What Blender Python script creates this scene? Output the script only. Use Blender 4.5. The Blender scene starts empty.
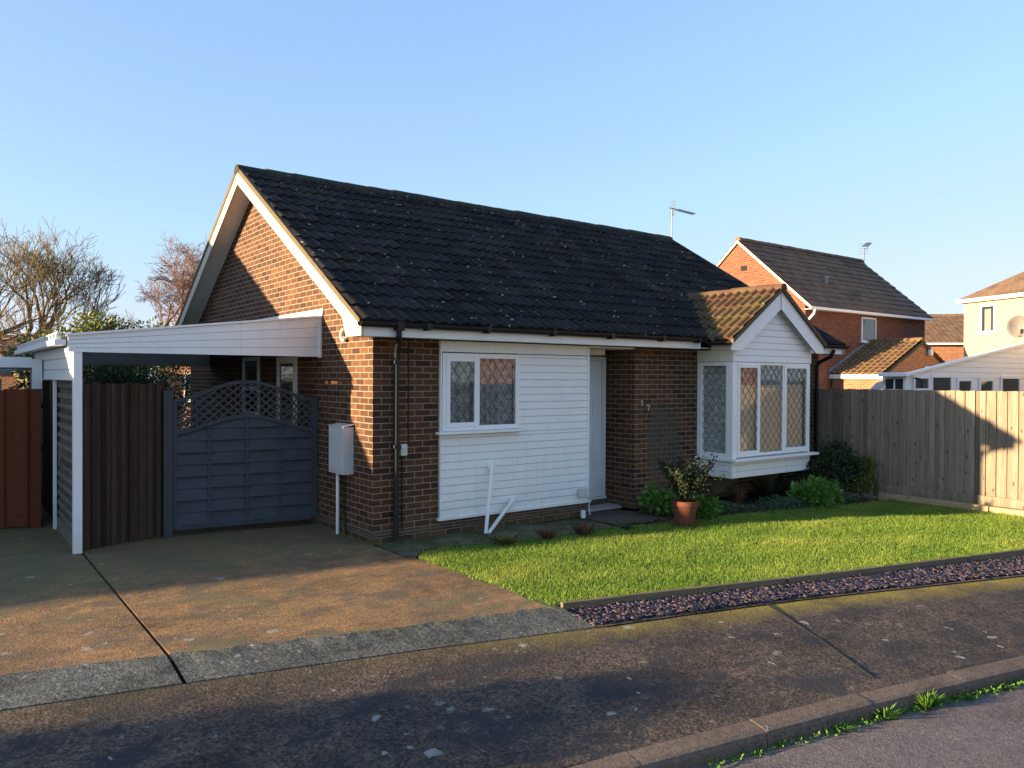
import bpy, math, random
import numpy as np
from mathutils import Vector, Matrix

random.seed(11)
rng = np.random.default_rng(5)
SC = bpy.context.scene
COL = SC.collection
V = Vector
R = math.radians

# ------------------------------------------------------------------ materials
class N:
    """small node-graph helper"""
    def __init__(s, name):
        s.m = bpy.data.materials.new(name); s.m.use_nodes = True
        s.t = s.m.node_tree; s.t.nodes.clear()
        s.o = s.t.nodes.new('ShaderNodeOutputMaterial')
        s.tc = s.t.nodes.new('ShaderNodeTexCoord')
        s.obj = s.tc.outputs['Object']; s.uv = s.tc.outputs['UV']
    def n(s, k): return s.t.nodes.new(k)
    def set(s, sock, v):
        if v is None: return
        if isinstance(v, bpy.types.NodeSocket): s.t.links.new(v, sock)
        elif isinstance(v, (tuple, list)) and len(v) == 3 and sock.type == 'RGBA': sock.default_value = (*v, 1)
        else: sock.default_value = v
    def map(s, vec, sc=(1, 1, 1), rot=(0, 0, 0), loc=(0, 0, 0)):
        k = s.n('ShaderNodeMapping'); s.set(k.inputs[0], vec)
        k.inputs['Scale'].default_value = sc; k.inputs['Rotation'].default_value = rot; k.inputs['Location'].default_value = loc
        return k.outputs[0]
    def noise(s, scale, detail=4, rough=.55, vec=None, dist=0):
        k = s.n('ShaderNodeTexNoise'); s.set(k.inputs['Vector'], vec or s.obj)
        k.inputs['Scale'].default_value = scale; k.inputs['Detail'].default_value = detail
        k.inputs['Roughness'].default_value = rough; k.inputs['Distortion'].default_value = dist
        return k.outputs['Fac']
    def vor(s, scale, vec=None, out='Distance', feat='F1', rnd=1):
        k = s.n('ShaderNodeTexVoronoi'); s.set(k.inputs['Vector'], vec or s.obj); k.feature = feat
        k.inputs['Scale'].default_value = scale; k.inputs['Randomness'].default_value = rnd
        return k.outputs[out]
    def ramp(s, f, pts, mode='LINEAR'):
        k = s.n('ShaderNodeValToRGB'); s.set(k.inputs[0], f); e = k.color_ramp.elements
        k.color_ramp.interpolation = mode
        while len(e) < len(pts): e.new(.5)
        for a, (p, c) in zip(e, pts):
            a.position = p; a.color = (c, c, c, 1) if isinstance(c, (int, float)) else (*c, 1)
        return k.outputs[0]
    def mix(s, f, a, b, mode='MIX'):
        k = s.n('ShaderNodeMix'); k.data_type = 'RGBA'; k.blend_type = mode
        s.set(k.inputs[0], f); s.set(k.inputs[6], a); s.set(k.inputs[7], b)
        return k.outputs[2]
    def math(s, op, a, b=None, clamp=False):
        k = s.n('ShaderNodeMath'); k.operation = op; k.use_clamp = clamp
        s.set(k.inputs[0], a)
        if b is not None: s.set(k.inputs[1], b)
        return k.outputs[0]
    def sep(s, v):
        k = s.n('ShaderNodeSeparateXYZ'); s.set(k.inputs[0], v); return k.outputs
    def comb(s, x, y, z=0.0):
        k = s.n('ShaderNodeCombineXYZ'); s.set(k.inputs[0], x); s.set(k.inputs[1], y); s.set(k.inputs[2], z); return k.outputs[0]
    def white(s, vec, out='Value'):
        k = s.n('ShaderNodeTexWhiteNoise'); s.set(k.inputs['Vector'], vec); return k.outputs[out]
    def attr(s, name):
        k = s.n('ShaderNodeAttribute'); k.attribute_name = name; return k.outputs['Fac']
    def bump(s, h, st=.3, d=.01, nrm=None):
        k = s.n('ShaderNodeBump'); s.set(k.inputs['Height'], h); k.inputs['Strength'].default_value = st
        k.inputs['Distance'].default_value = d; s.set(k.inputs['Normal'], nrm); return k.outputs[0]
    def out(s, col, rough=.6, nrm=None, metal=0, spec=.5, trans=None):
        b = s.n('ShaderNodeBsdfPrincipled'); s.set(b.inputs['Base Color'], col); s.set(b.inputs['Roughness'], rough)
        s.set(b.inputs['Normal'], nrm); b.inputs['Metallic'].default_value = metal
        b.inputs['Specular IOR Level'].default_value = spec
        res = b.outputs[0]
        if trans:
            t = s.n('ShaderNodeBsdfTranslucent'); s.set(t.inputs[0], col)
            mx = s.n('ShaderNodeMixShader'); mx.inputs[0].default_value = trans
            s.t.links.new(res, mx.inputs[1]); s.t.links.new(t.outputs[0], mx.inputs[2]); res = mx.outputs[0]
        s.t.links.new(res, s.o.inputs[0]); return s.m

def m_brick(name, cols, mortar=(.34, .27, .2), stain=None, bump=.6, mo=.011):
    n = N(name); x, y, z = n.sep(n.obj)
    wob = n.math('MULTIPLY', n.math('SUBTRACT', n.noise(9, 2), .5), .006)
    v = n.comb(n.math('ADD', n.math('ADD', x, y), wob), n.math('ADD', z, wob))
    b = n.n('ShaderNodeTexBrick'); n.set(b.inputs['Vector'], v)
    for k, c in (('Color1', (0, 0, 0, 1)), ('Color2', (1, 1, 1, 1)), ('Mortar', (.5, .5, .5, 1)), ('Scale', 1), ('Mortar Size', mo * .5),
                 ('Mortar Smooth', .15), ('Bias', 0), ('Brick Width', .225), ('Row Height', .075)): b.inputs[k].default_value = c
    k = len(cols)
    c = n.ramp(b.outputs['Color'], [((i + .5) / k, cc) for i, cc in enumerate(cols)])
    mot = n.noise(28, 5, .7); c = n.mix(.55, c, n.ramp(mot, [(.28, .25), (.72, 1)]), 'MULTIPLY')
    big = n.noise(.9, 4); c = n.mix(n.ramp(big, [(.4, 0), (.75, .35)]), c, tuple(q * .55 for q in cols[0]))
    mcol = n.mix(n.noise(6, 4), tuple(q * .7 for q in mortar), mortar)
    c = n.mix(b.outputs['Fac'], c, mcol)
    if stain: c = stain(n, c, x, z)
    h = n.math('SUBTRACT', n.math('MULTIPLY', mot, .35), b.outputs['Fac'])
    return n.out(c, .85, n.bump(h, bump, .008), spec=.25)

def house_stain(n, c, x, z):
    # greenish damp patch on the bricks beside the door, algae at the wall foot
    dx = n.math('DIVIDE', n.math('SUBTRACT', x, 4.98), .52); dz = n.math('DIVIDE', n.math('SUBTRACT', z, .95), .85)
    d = n.math('ADD', n.math('POWER', n.math('ABSOLUTE', dx), 3), n.math('POWER', n.math('ABSOLUTE', dz), 3))
    f = n.math('ADD', d, n.math('MULTIPLY', n.noise(5, 5), .9))
    c = n.mix(n.math('MULTIPLY', n.ramp(f, [(.6, 1), (1.0, 0)]), .6), c, (.085, .08, .062))
    g = n.math('ADD', z, n.math('MULTIPLY', n.noise(3.5, 4), .6))
    return n.mix(n.math('MULTIPLY', n.ramp(g, [(.3, 1), (.62, 0)]), .28), c, (.13, .12, .05))

def m_paint(name, col, rough=.35, dirt=.12, dcol=(.45, .42, .36), spec=.5, sc=3):
    n = N(name); f = n.ramp(n.noise(sc, 6, .65), [(.45, 0), (.85, 1)])
    x, y, z = n.sep(n.obj)
    st = n.ramp(n.noise(1, 4, .6, vec=n.map(n.obj, (14, 14, 1.2))), [(.5, 0), (.9, 1)])
    c = n.mix(n.math('MULTIPLY', n.math('ADD', f, st, True), dirt), col, tuple(a * b for a, b in zip(col, dcol)))
    if name in ('white_cladding', 'white_upvc', 'cream_gloss_paint'):
        lo = n.ramp(n.math('ADD', z, n.math('MULTIPLY', n.noise(5, 4), .5)), [(.35, 1), (.75, 0)]); c = n.mix(n.math('MULTIPLY', lo, .3), c, (.42, .44, .3))
        s2 = n.ramp(n.noise(1, 3, .6, vec=n.map(n.obj, (22, 22, .8), loc=(3, 3, 0))), [(.58, 0), (.75, .35)]); c = n.mix(s2, c, tuple(v * k for v, k in zip(col, (.72, .73, .66))))
    return n.out(c, n.math('ADD', rough, n.math('MULTIPLY', f, .15)), n.bump(n.noise(60, 2), .05, .002), spec=spec)

def m_tile(name, cols, moss, mossamt=.5, lichen=.6, rough=.8, spec=.3):
    n = N(name); u, v, w = n.sep(n.uv)
    cell = n.comb(n.math('FLOOR', n.math('DIVIDE', u, .33)), n.math('FLOOR', n.math('DIVIDE', v, .34)))
    c = n.ramp(n.white(cell), [(0, cols[0]), (.5, cols[1]), (1, cols[2])])
    c = n.mix(.5, c, n.ramp(n.noise(14, 5, .7), [(.25, .35), (.75, 1)]), 'MULTIPLY')
    mm = n.math('ADD', n.noise(1.4, 6, .7), n.math('MULTIPLY', n.noise(18, 4, .7), .5))
    mk = n.ramp(mm, [(.95 - mossamt * .5, 0), (1.05 - mossamt * .35, 1)])
    c = n.mix(mk, c, moss)
    # lichen spots
    d = n.vor(9); sel = n.white(n.vor(9, out='Position')); sp = n.math('MULTIPLY', n.math('LESS_THAN', d, n.math('MULTIPLY', sel, .22)), n.math('GREATER_THAN', sel, 1 - .35 * lichen))
    c = n.mix(n.math('MULTIPLY', sp, n.ramp(n.noise(30, 3), [(.4, 0), (.6, .8)])), c, (.4, .4, .33))
    return n.out(c, rough, n.bump(n.noise(70, 4, .7), .35, .006), spec=spec)

def m_wood(name, cols, board=.11, axis='Y', spec=.2, grain=1, green=0, dark=(.03, .022, .015)):
    n = N(name); x, y, z = n.sep(n.obj); a = {'X': x, 'Y': y, 'Z': z}[axis]
    idx = n.math('FLOOR', n.math('DIVIDE', n.math('ADD', a, {'Y': -1.92}.get(axis, 0.0)), board))
    c = n.ramp(n.white(n.comb(idx, 0.0)), [(0, cols[0]), (.5, cols[1]), (1, cols[2])])
    sc = {'X': (30, 30, 2.2), 'Y': (30, 30, 2.2), 'Z': (2.2, 2.2, 30)}[axis]
    off = n.math('MULTIPLY', n.white(n.comb(idx, 3.0)), 40)
    vec = n.map(n.obj, sc); k = n.n('ShaderNodeVectorMath'); k.operation = 'ADD'; n.set(k.inputs[0], vec); n.set(k.inputs[1], n.comb(off, off, off))
    g = n.noise(1, 6, .65, vec=k.outputs[0], dist=.6)
    c = n.mix(.6 * grain, c, n.ramp(g, [(.3, .35), (.6, 1)]), 'MULTIPLY')
    # knots
    kv = n.map(n.obj, (9, 9, 4) if axis != 'Z' else (4, 4, 9)); d = n.vor(1, vec=kv)
    c = n.mix(n.math('MULTIPLY', n.ramp(d, [(.08, 1), (.17, 0)]), .7), c, dark)
    if green:
        gm = n.math('ADD', z, n.math('MULTIPLY', n.noise(2.2, 5), 1.4))
        c = n.mix(n.math('MULTIPLY', n.ramp(gm, [(.7, 1), (1.5, 0)]), green), c, (.07, .075, .03))
    return n.out(c, .85, n.bump(g, .4, .004), spec=spec)

def m_ground(name, base, alt, grain=180, spots=.5, moss=None, mossf=None, dark=None, rough=.9, bumpd=.006, gr=.5, sps=7):
    n = N(name); big = n.noise(.8, 6, .65); med = n.noise(5, 5, .65)
    c = n.mix(n.ramp(n.math('ADD', n.math('MULTIPLY', big, .6), n.math('MULTIPLY', med, .4)), [(.36, 0), (.62, 1)]), base, alt)
    g2 = n.white(n.vor(grain, out='Position')); g4 = n.white(n.vor(grain * .45, out='Position'))
    c = n.mix(gr, c, n.ramp(g2, [(0, .25), (.55, .85), (.9, 1.15), (1, 1.6)]), 'MULTIPLY')
    c = n.mix(gr * .5, c, n.ramp(g4, [(0, .5), (1, 1.3)]), 'MULTIPLY')
    g3 = n.noise(24, 5, .8); c = n.mix(.55, c, n.ramp(g3, [(.3, .4), (.5, .9), (.68, 1.25)]), 'MULTIPLY')
    stn = n.noise(1.1, 7, .75, vec=n.map(n.obj, (1, 1.5, 1), loc=(7, 2, 0))); c = n.mix(.75, c, n.ramp(stn, [(.36, .45), (.48, 1), (.62, 1.15)]), 'MULTIPLY')
    x, y, z = n.sep(n.obj)
    if dark:
        c = n.mix(n.math('MULTIPLY', n.ramp(n.noise(1.7, 6, .7, vec=n.map(n.obj, (1, 1.6, 1), loc=(3, 1, 0))), [(.5, 0), (.6, 1)]), dark[0]), c, dark[1])
    if moss is not None and mossf is not None:
        c = n.mix(mossf(n, x, y, med), c, moss)
    if spots:
        vv = n.map(n.obj, (1, 1, 1)); dn = n.n('ShaderNodeTexNoise'); dn.inputs['Scale'].default_value = 9; dn.inputs['Detail'].default_value = 4; n.set(dn.inputs['Vector'], n.obj); va = n.n('ShaderNodeVectorMath'); va.operation = 'MULTIPLY_ADD'; n.set(va.inputs[0], dn.outputs['Color']); va.inputs[1].default_value = (.16, .16, .16); n.set(va.inputs[2], vv); vv = va.outputs[0]; d = n.vor(sps, vec=vv); s1 = n.white(n.vor(sps, vec=vv, out='Position'))
        rad = n.math('MULTIPLY', n.math('POWER', s1, 3), .3); edge = n.math('ADD', d, n.math('MULTIPLY', n.math('SUBTRACT', n.noise(60, 3), .5), .22))
        k = n.math('MULTIPLY', n.math('LESS_THAN', edge, rad), n.math('GREATER_THAN', s1, 1 - .42 * spots))
        cl = n.ramp(n.noise(1.2, 4), [(.45, 0), (.56, 1)])
        c = n.mix(n.math('MULTIPLY', n.math('MULTIPLY', k, cl), .85), c, (.3, .29, .25))
    h = n.math('ADD', n.math('MULTIPLY', n.noise(grain * .8, 2, .6), 1.2), n.math('MULTIPLY', g3, .8))
    return n.out(c, rough, n.bump(h, .7, bumpd), spec=.25)

def moss_drive(n, x, y, med):
    f = n.math('ADD', n.math('MULTIPLY', n.ramp(n.math('ADD', y, n.math('MULTIPLY', med, 1.2)), [(0.0, 0), (1.0, 1)]), .75), 0.0)
    s = n.ramp(n.noise(1.3, 6, .7, vec=n.map(n.obj, (1, 1.8, 1))), [(.52, 0), (.62, .8)])
    return n.math('MULTIPLY', n.math('ADD', f, s, True), .85)

def moss_edge(n, x, y, med):
    u, v, w = n.sep(n.uv)
    e = n.ramp(n.math('ADD', v, n.math('MULTIPLY', med, .35)), [(.2, 1), (.42, 0)])
    side = n.math('MULTIPLY', n.ramp(n.math('MULTIPLY', n.math('ADD', x, 2.0), .2), [(.1, .12), (.75, 1)]), n.ramp(n.noise(1.6, 5, .7), [(.35, .35), (.6, 1)]))
    return n.math('MULTIPLY', n.math('MULTIPLY', e, side), 1.0, True)

def m_leaf(name, cols, rough=.5, trans=.25, spec=.4):
    n = N(name); c = n.ramp(n.attr('rnd'), [(0, cols[0]), (.5, cols[1]), (1, cols[2])])
    c = n.mix(.4, c, n.ramp(n.noise(4, 3), [(.3, .5), (.7, 1)]), 'MULTIPLY')
    return n.out(c, rough, None, spec=spec, trans=trans)

def m_bark(name, a, b):
    n = N(name); g = n.noise(12, 6, .7, vec=n.map(n.obj, (1, 1, .3)))
    return n.out(n.mix(g, a, b), .9, n.bump(g, .6, .02), spec=.15)

def m_glass(name='window_glass', tint=(.93, .96, .96), base=.03):
    n = N(name); t = n.n('ShaderNodeBsdfTransparent'); t.inputs[0].default_value = (*tint, 1)
    g = n.n('ShaderNodeBsdfGlossy'); g.inputs['Roughness'].default_value = .015; g.inputs[0].default_value = (1, 1, 1, 1)
    n.set(g.inputs['Normal'], n.bump(n.noise(1.6, 1), .05, .03))
    f = n.n('ShaderNodeFresnel'); f.inputs[0].default_value = 1.5
    fac = n.math('ADD', n.math('MULTIPLY', f.outputs[0], 1.25), base, True)
    mx = n.n('ShaderNodeMixShader'); n.t.links.new(fac, mx.inputs[0]); n.t.links.new(t.outputs[0], mx.inputs[1]); n.t.links.new(g.outputs[0], mx.inputs[2])
    n.t.links.new(mx.outputs[0], n.o.inputs[0]); return n.m

def m_lace():
    n = N('net_curtain_lace'); x, y, z = n.sep(n.obj)
    v = n.comb(n.math('ADD', x, y), z)
    p = n.vor(26, vec=v); q = n.noise(30, 3, .7, vec=v)
    dens = n.ramp(n.math('ADD', n.math('MULTIPLY', p, .7), n.math('MULTIPLY', q, .6)), [(.45, 1.0), (.8, .6)])
    d = n.n('ShaderNodeBsdfDiffuse'); d.inputs[0].default_value = (.9, .9, .88, 1)
    tl = n.n('ShaderNodeBsdfTranslucent'); tl.inputs[0].default_value = (.8, .8, .8, 1)
    a = n.n('ShaderNodeMixShader'); a.inputs[0].default_value = .25
    n.t.links.new(d.outputs[0], a.inputs[1]); n.t.links.new(tl.outputs[0], a.inputs[2])
    tr = n.n('ShaderNodeBsdfTransparent'); mx = n.n('ShaderNodeMixShader')
    n.t.links.new(dens, mx.inputs[0]); n.t.links.new(tr.outputs[0], mx.inputs[1]); n.t.links.new(a.outputs[0], mx.inputs[2])
    n.t.links.new(mx.outputs[0], n.o.inputs[0]); return n.m

def m_dark_glass():
    n = N('dark_window_glass'); return n.out((.03, .035, .04), .05, n.bump(n.noise(2, 1), .06, .03), spec=.9)

def m_sheet():
    n = N('carport_sheet'); f = n.noise(2, 5, .6); return n.out(n.mix(f, (.42, .42, .4), (.6, .61, .6)), .5, None, spec=.4, trans=.55)

MAT = dict(
    brick=m_brick('brown_brick', [(.06, .028, .016), (.125, .056, .025), (.088, .038, .02), (.17, .078, .034), (.075, .033, .019), (.145, .064, .028)], (.33, .265, .205), house_stain),
    brick_red=m_brick('red_brick', [(.2, .055, .03), (.27, .08, .04), (.16, .045, .026), (.3, .095, .045)], (.34, .26, .2)),
    brick_orange=m_brick('orange_brick', [(.36, .15, .07), (.42, .18, .09), (.3, .12, .06)], (.4, .33, .26)),
    white=m_paint('white_upvc', (.88, .88, .87)),
    clad=m_paint('white_cladding', (.87, .88, .88), .4, .10),
    clad_grey=m_paint('grey_blind', (.2, .2, .2), .8, .3),
    barge=m_paint('cream_board_paint', (.5, .455, .36), .5, .35),
    cream=m_paint('cream_gloss_paint', (.74, .7, .6), .45, .25),
    render=m_paint('cream_render', (.4, .335, .235), .85, .15, spec=.2),
    black=m_paint('black_plastic', (.005, .005, .006), .55, .3, (1.5, 1.5, 1.5)),
    meter=m_paint('grey_plastic', (.55, .57, .57), .5, .2),
    tile=m_tile('dark_concrete_tile', [(.014, .0125, .0118), (.022, .0195, .018), (.038, .033, .03)], (.06, .05, .025), .24, 1.2, spec=.12),
    tile_moss=m_tile('mossy_brown_tile', [(.1, .053, .028), (.12, .064, .034), (.082, .044, .025)], (.1, .078, .03), .42, .4),
    ridge=m_tile('mossy_ridge_tile', [(.02, .021, .02), (.03, .029, .024), (.04, .036, .028)], (.045, .05, .024), .6, .5),
    tile_brown=m_tile('weathered_brown_tile', [(.2, .125, .085), (.23, .15, .1), (.165, .11, .078)], (.08, .06, .04), .4, .2, spec=.1),
    tile_garage=m_tile('yellowed_clay_tile', [(.17, .1, .045), (.22, .13, .06), (.12, .072, .035)], (.17, .12, .04), .35, .3),
    verge=m_paint('mortar_verge', (.13, .1, .06), .9, .5, spec=.2, sc=9),
    gate=m_paint('slate_grey_timber_paint', (.052, .059, .07), .6, .35, (.6, .6, .6), spec=.3),
    fence=m_wood('weathered_fence_wood', [(.165, .13, .095), (.35, .28, .21), (.25, .2, .15)], .077, 'Y', green=.45),
    fence_dark=m_wood('dark_stained_boards', [(.03, .02, .014), (.085, .055, .038), (.02, .015, .012)], .054, 'X'),
    fence_red=m_wood('red_brown_boards', [(.13, .036, .016), (.16, .046, .02), (.105, .03, .014)], .12, 'X', grain=.6),
    timber=m_wood('sleeper_wood', [(.42, .3, .16), (.48, .35, .2), (.38, .28, .16)], .3, 'Z', green=0),
    edging=m_wood('edging_wood', [(.17, .14, .09), (.2, .16, .1), (.15, .12, .08)], .3, 'Z'),
    lattice_dark=m_wood('grey_brown_lattice', [(.17, .15, .13), (.22, .19, .16), (.13, .11, .095)], .2, 'Z'),
    joist=m_wood('brown_joist', [(.06, .03, .018), (.07, .035, .02), (.05, .028, .018)], .3, 'Z'),
    concrete=m_ground('drive_concrete', (.17, .118, .074), (.4, .225, .095), 80, .5, (.12, .12, .06), moss_drive, (.8, (.11, .088, .066))),
    strip=m_ground('lichen_concrete', (.07, .075, .07), (.17, .175, .15), 70, 2.6, gr=.75, sps=15),
    path=m_ground('old_tarmac_path', (.055, .046, .042), (.135, .1, .076), 62, 1.2, (.26, .2, .04), moss_edge, (.85, (.03, .03, .034)), bumpd=.008, gr=.9),
    road=m_ground('road_asphalt', (.14, .12, .12), (.17, .145, .135), 120, .1, bumpd=.006),
    kerb=m_ground('kerb_concrete', (.13, .1, .08), (.18, .135, .105), 160, .3),
    soil=m_ground('soil', (.05, .038, .026), (.085, .064, .04), 60, 0, (.05, .06, .02), lambda n, x, y, med: n.ramp(n.noise(2.5, 5), [(.45, 0), (.6, .8)]), bumpd=.02),
    mossc=m_ground('mossy_concrete', (.12, .11, .07), (.17, .155, .1), 120, .2, (.06, .065, .022), lambda n, x, y, med: n.ramp(n.noise(2.2, 5), [(.42, 0), (.6, .85)])),
    damp=m_ground('damp_paving', (.1, .082, .06), (.14, .118, .085), 120, .2),
    lawnbase=m_ground('lawn_soil', (.05, .085, .018), (.07, .11, .025), 90, 0),
    field=m_ground('back_garden_turf', (.05, .07, .02), (.07, .08, .03), 5, 0),
    dark=m_paint('dark_gap', (.01, .01, .01), .9, .1),
    lead=m_paint('window_lead', (.08, .08, .08), .5, .3, spec=.5),
    leadsheet=m_paint('lead_flashing', (.22, .23, .24), .6, .4),
    peach=m_paint('peach_reflection_tone', (.95, .74, .56), .9, .25, (.8, .8, .85), spec=.1, sc=5),  # colour of the reflection imitated in the bay panes
    terracotta=m_paint('terracotta', (.16, .06, .033), .7, .45, (.6, .5, .5), spec=.25, sc=12),
    metal2=m_paint('dish_paint', (.22, .21, .2), .6, .4),
    metal=m_paint('aerial_metal', (.12, .12, .125), .4, .3),
    polycarb=m_sheet(),
    room=m_paint('room_plaster', (.4, .37, .33), .9, .2),
    glass=m_glass(), lace=m_lace(), dglass=m_dark_glass(),
    grass=m_leaf('grass_blades', [(.11, .22, .03), (.23, .36, .05), (.42, .46, .1)], .6, .35, .25),
    leaf_dark=m_leaf('dark_leaves', [(.018, .035, .012), (.03, .055, .018), (.05, .075, .025)]),
    leaf_purple=m_leaf('dusky_leaves', [(.012, .022, .01), (.024, .038, .014), (.035, .045, .02)], .6, .05, .2),
    leaf_bright=m_leaf('bright_leaves', [(.06, .16, .02), (.1, .24, .035), (.16, .3, .05)]),
    leaf_laurel=m_leaf('laurel_leaves', [(.06, .09, .015), (.13, .16, .03), (.26, .26, .06)]),
    leaf_grey=m_leaf('grey_green_leaves', [(.05, .085, .04), (.08, .12, .06), (.12, .17, .09)]),
    leaf_hedge=m_leaf('evergreen_leaves', [(.012, .028, .01), (.02, .045, .014), (.03, .06, .02)]),
    straw=m_leaf('dry_stems', [(.16, .07, .04), (.22, .1, .06), (.28, .16, .1)]),
    tuft=m_leaf('pale_grass_stems', [(.14, .16, .05), (.2, .2, .07), (.25, .22, .1)]),
    slate=m_leaf('plum_slate', [(.02, .018, .026), (.065, .048, .066), (.15, .1, .11)], .55, 0, .4),
    bark=m_bark('bark_olive', (.1, .08, .05), (.24, .2, .12)),
    stem=m_bark('dark_stem', (.03, .02, .015), (.06, .045, .03)),
    bark_tan=m_bark('bark_tan', (.16, .1, .06), (.3, .22, .14)),
    bark_red=m_bark('bark_birch', (.13, .075, .06), (.24, .15, .13)),
)

# ------------------------------------------------------------------ mesh helpers
class MB:
    def __init__(s): s.v = []; s.f = []; s.uv = None
    def add(s, vs, fs):
        b = len(s.v); s.v += [tuple(p) for p in vs]; s.f += [tuple(b + i for i in q) for q in fs]; return s
    def box(s, x0, x1, y0, y1, z0, z1):
        x0, x1 = sorted((x0, x1)); y0, y1 = sorted((y0, y1)); z0, z1 = sorted((z0, z1))
        return s.add([(x0, y0, z0), (x1, y0, z0), (x1, y1, z0), (x0, y1, z0), (x0, y0, z1), (x1, y0, z1), (x1, y1, z1), (x0, y1, z1)],
                     [(0, 3, 2, 1), (4, 5, 6, 7), (0, 1, 5, 4), (1, 2, 6, 5), (2, 3, 7, 6), (3, 0, 4, 7)])
    def bar(s, p, q, w, h, up=(0, 0, 1)):
        p = V(p); q = V(q); d = (q - p).normalized(); u = V(up)
        if abs(d.dot(u)) > .99: u = V((1, 0, 0))
        a = d.cross(u).normalized(); b = a.cross(d).normalized(); a = a * w / 2; b = b * h / 2
        return s.add([p - a - b, p + a - b, p + a + b, p - a + b, q - a - b, q + a - b, q + a + b, q - a + b],
                     [(0, 1, 2, 3), (7, 6, 5, 4), (0, 4, 5, 1), (1, 5, 6, 2), (2, 6, 7, 3), (3, 7, 4, 0)])
    def prism(s, pts, ext):
        """closed polygon (list of 3D points) pushed along ext"""
        k = len(pts); e = V(ext); a = [V(p) for p in pts]; b = [p + e for p in a]
        return s.add(a + b, [tuple(range(k))[::-1], tuple(range(k, 2 * k))] + [(i, (i + 1) % k, k + (i + 1) % k, k + i) for i in range(k)])
    def tube(s, pts, rad, n=8, cap=True):
        pts = [V(p) for p in pts]; rad = rad if isinstance(rad, (list, tuple)) else [rad] * len(pts)
        rings = []; u = None
        for i, p in enumerate(pts):
            d = (pts[min(i + 1, len(pts) - 1)] - pts[max(i - 1, 0)]).normalized()
            if u is None: u = d.orthogonal().normalized()
            u = (u - d * u.dot(d)); u = u.normalized() if u.length > 1e-6 else d.orthogonal().normalized()
            w = d.cross(u); rings.append([p + (u * math.cos(t) + w * math.sin(t)) * rad[i] for t in (2 * math.pi * k / n for k in range(n))])
        b = len(s.v); s.v += [tuple(q) for r in rings for q in r]
        for i in range(len(pts) - 1):
            for k in range(n):
                a0 = b + i * n + k; a1 = b + i * n + (k + 1) % n; s.f.append((a0, a1, a1 + n, a0 + n))
        if cap: s.f += [tuple(b + k for k in range(n))[::-1], tuple(b + (len(pts) - 1) * n + k for k in range(n))]
        return s
    def lathe(s, prof, c, n=24):
        b = len(s.v)
        for r, z in prof:
            for k in range(n): t = 2 * math.pi * k / n; s.v.append((c[0] + r * math.cos(t), c[1] + r * math.sin(t), c[2] + z))
        for i in range(len(prof) - 1):
            for k in range(n): a0 = b + i * n + k; a1 = b + i * n + (k + 1) % n; s.f.append((a0, a1, a1 + n, a0 + n))
        s.f += [tuple(b + k for k in range(n))[::-1], tuple(b + (len(prof) - 1) * n + k for k in range(n))]
        return s
    def build(s, name, mat, parent=None, smooth=False, bevel=0, off=None):
        if off is None: off = OFF.get(parent.name, V((0, 0, 0))) if parent else V((0, 0, 0))
        off = V(off)
        me = bpy.data.meshes.new(name); me.from_pydata([(x - off[0], y - off[1], z - off[2]) for x, y, z in s.v], [], s.f)
        me.materials.append(MAT[mat] if isinstance(mat, str) else mat)
        if s.uv is not None:
            l = me.uv_layers.new(name='UVMap'); vi = np.empty(len(me.loops), np.int32); me.loops.foreach_get('vertex_index', vi)
            l.data.foreach_set('uv', np.asarray(s.uv, np.float32)[vi].ravel())
        if smooth: me.shade_smooth()
        me.update(); o = bpy.data.objects.new(name, me); COL.objects.link(o)
        if parent: o.parent = parent; OFF[o.name] = off
        else: o.location = off; OFF[o.name] = off
        if bevel:
            b = o.modifiers.new('b', 'BEVEL'); b.width = bevel; b.segments = 2; b.limit_method = 'ANGLE'; b.angle_limit = R(40)
        return o
OFF = {}

def tag(o, label=None, cat=None, group=None, kind=None):
    for k, v in (('label', label), ('category', cat), ('group', group), ('kind', kind)):
        if v: o[k] = v
    return o
def thing(name, loc, label, cat, group=None, rz=0, local=False):
    o = bpy.data.objects.new(name, None); COL.objects.link(o); o.location = loc; o.rotation_euler = (0, 0, rz); o.empty_display_size = .2
    OFF[o.name] = V((0, 0, 0)) if (rz or local) else V(loc)
    return tag(o, label, cat, group)
def struct(o): o['kind'] = 'structure'; return o

def np_mesh(name, verts, faces, mat, parent=None, rnd=None, off=(0, 0, 0), smooth=False):
    """verts (n,3), faces (m,k) all of one size"""
    me = bpy.data.meshes.new(name); verts = np.asarray(verts, np.float32) - np.asarray(off, np.float32); m, k = faces.shape
    me.vertices.add(len(verts)); me.vertices.foreach_set('co', verts.ravel())
    me.loops.add(m * k); me.loops.foreach_set('vertex_index', faces.astype(np.int32).ravel())
    me.polygons.add(m); me.polygons.foreach_set('loop_start', np.arange(0, m * k, k, dtype=np.int32))
    me.update(calc_edges=True); me.validate()
    if rnd is not None:
        a = me.attributes.new('rnd', 'FLOAT', 'FACE'); a.data.foreach_set('value', np.asarray(rnd, np.float32))
    me.materials.append(MAT[mat]); o = bpy.data.objects.new(name, me); COL.objects.link(o)
    if smooth: me.shade_smooth()
    if parent: o.parent = parent
    else: o.location = off
    return o

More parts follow.
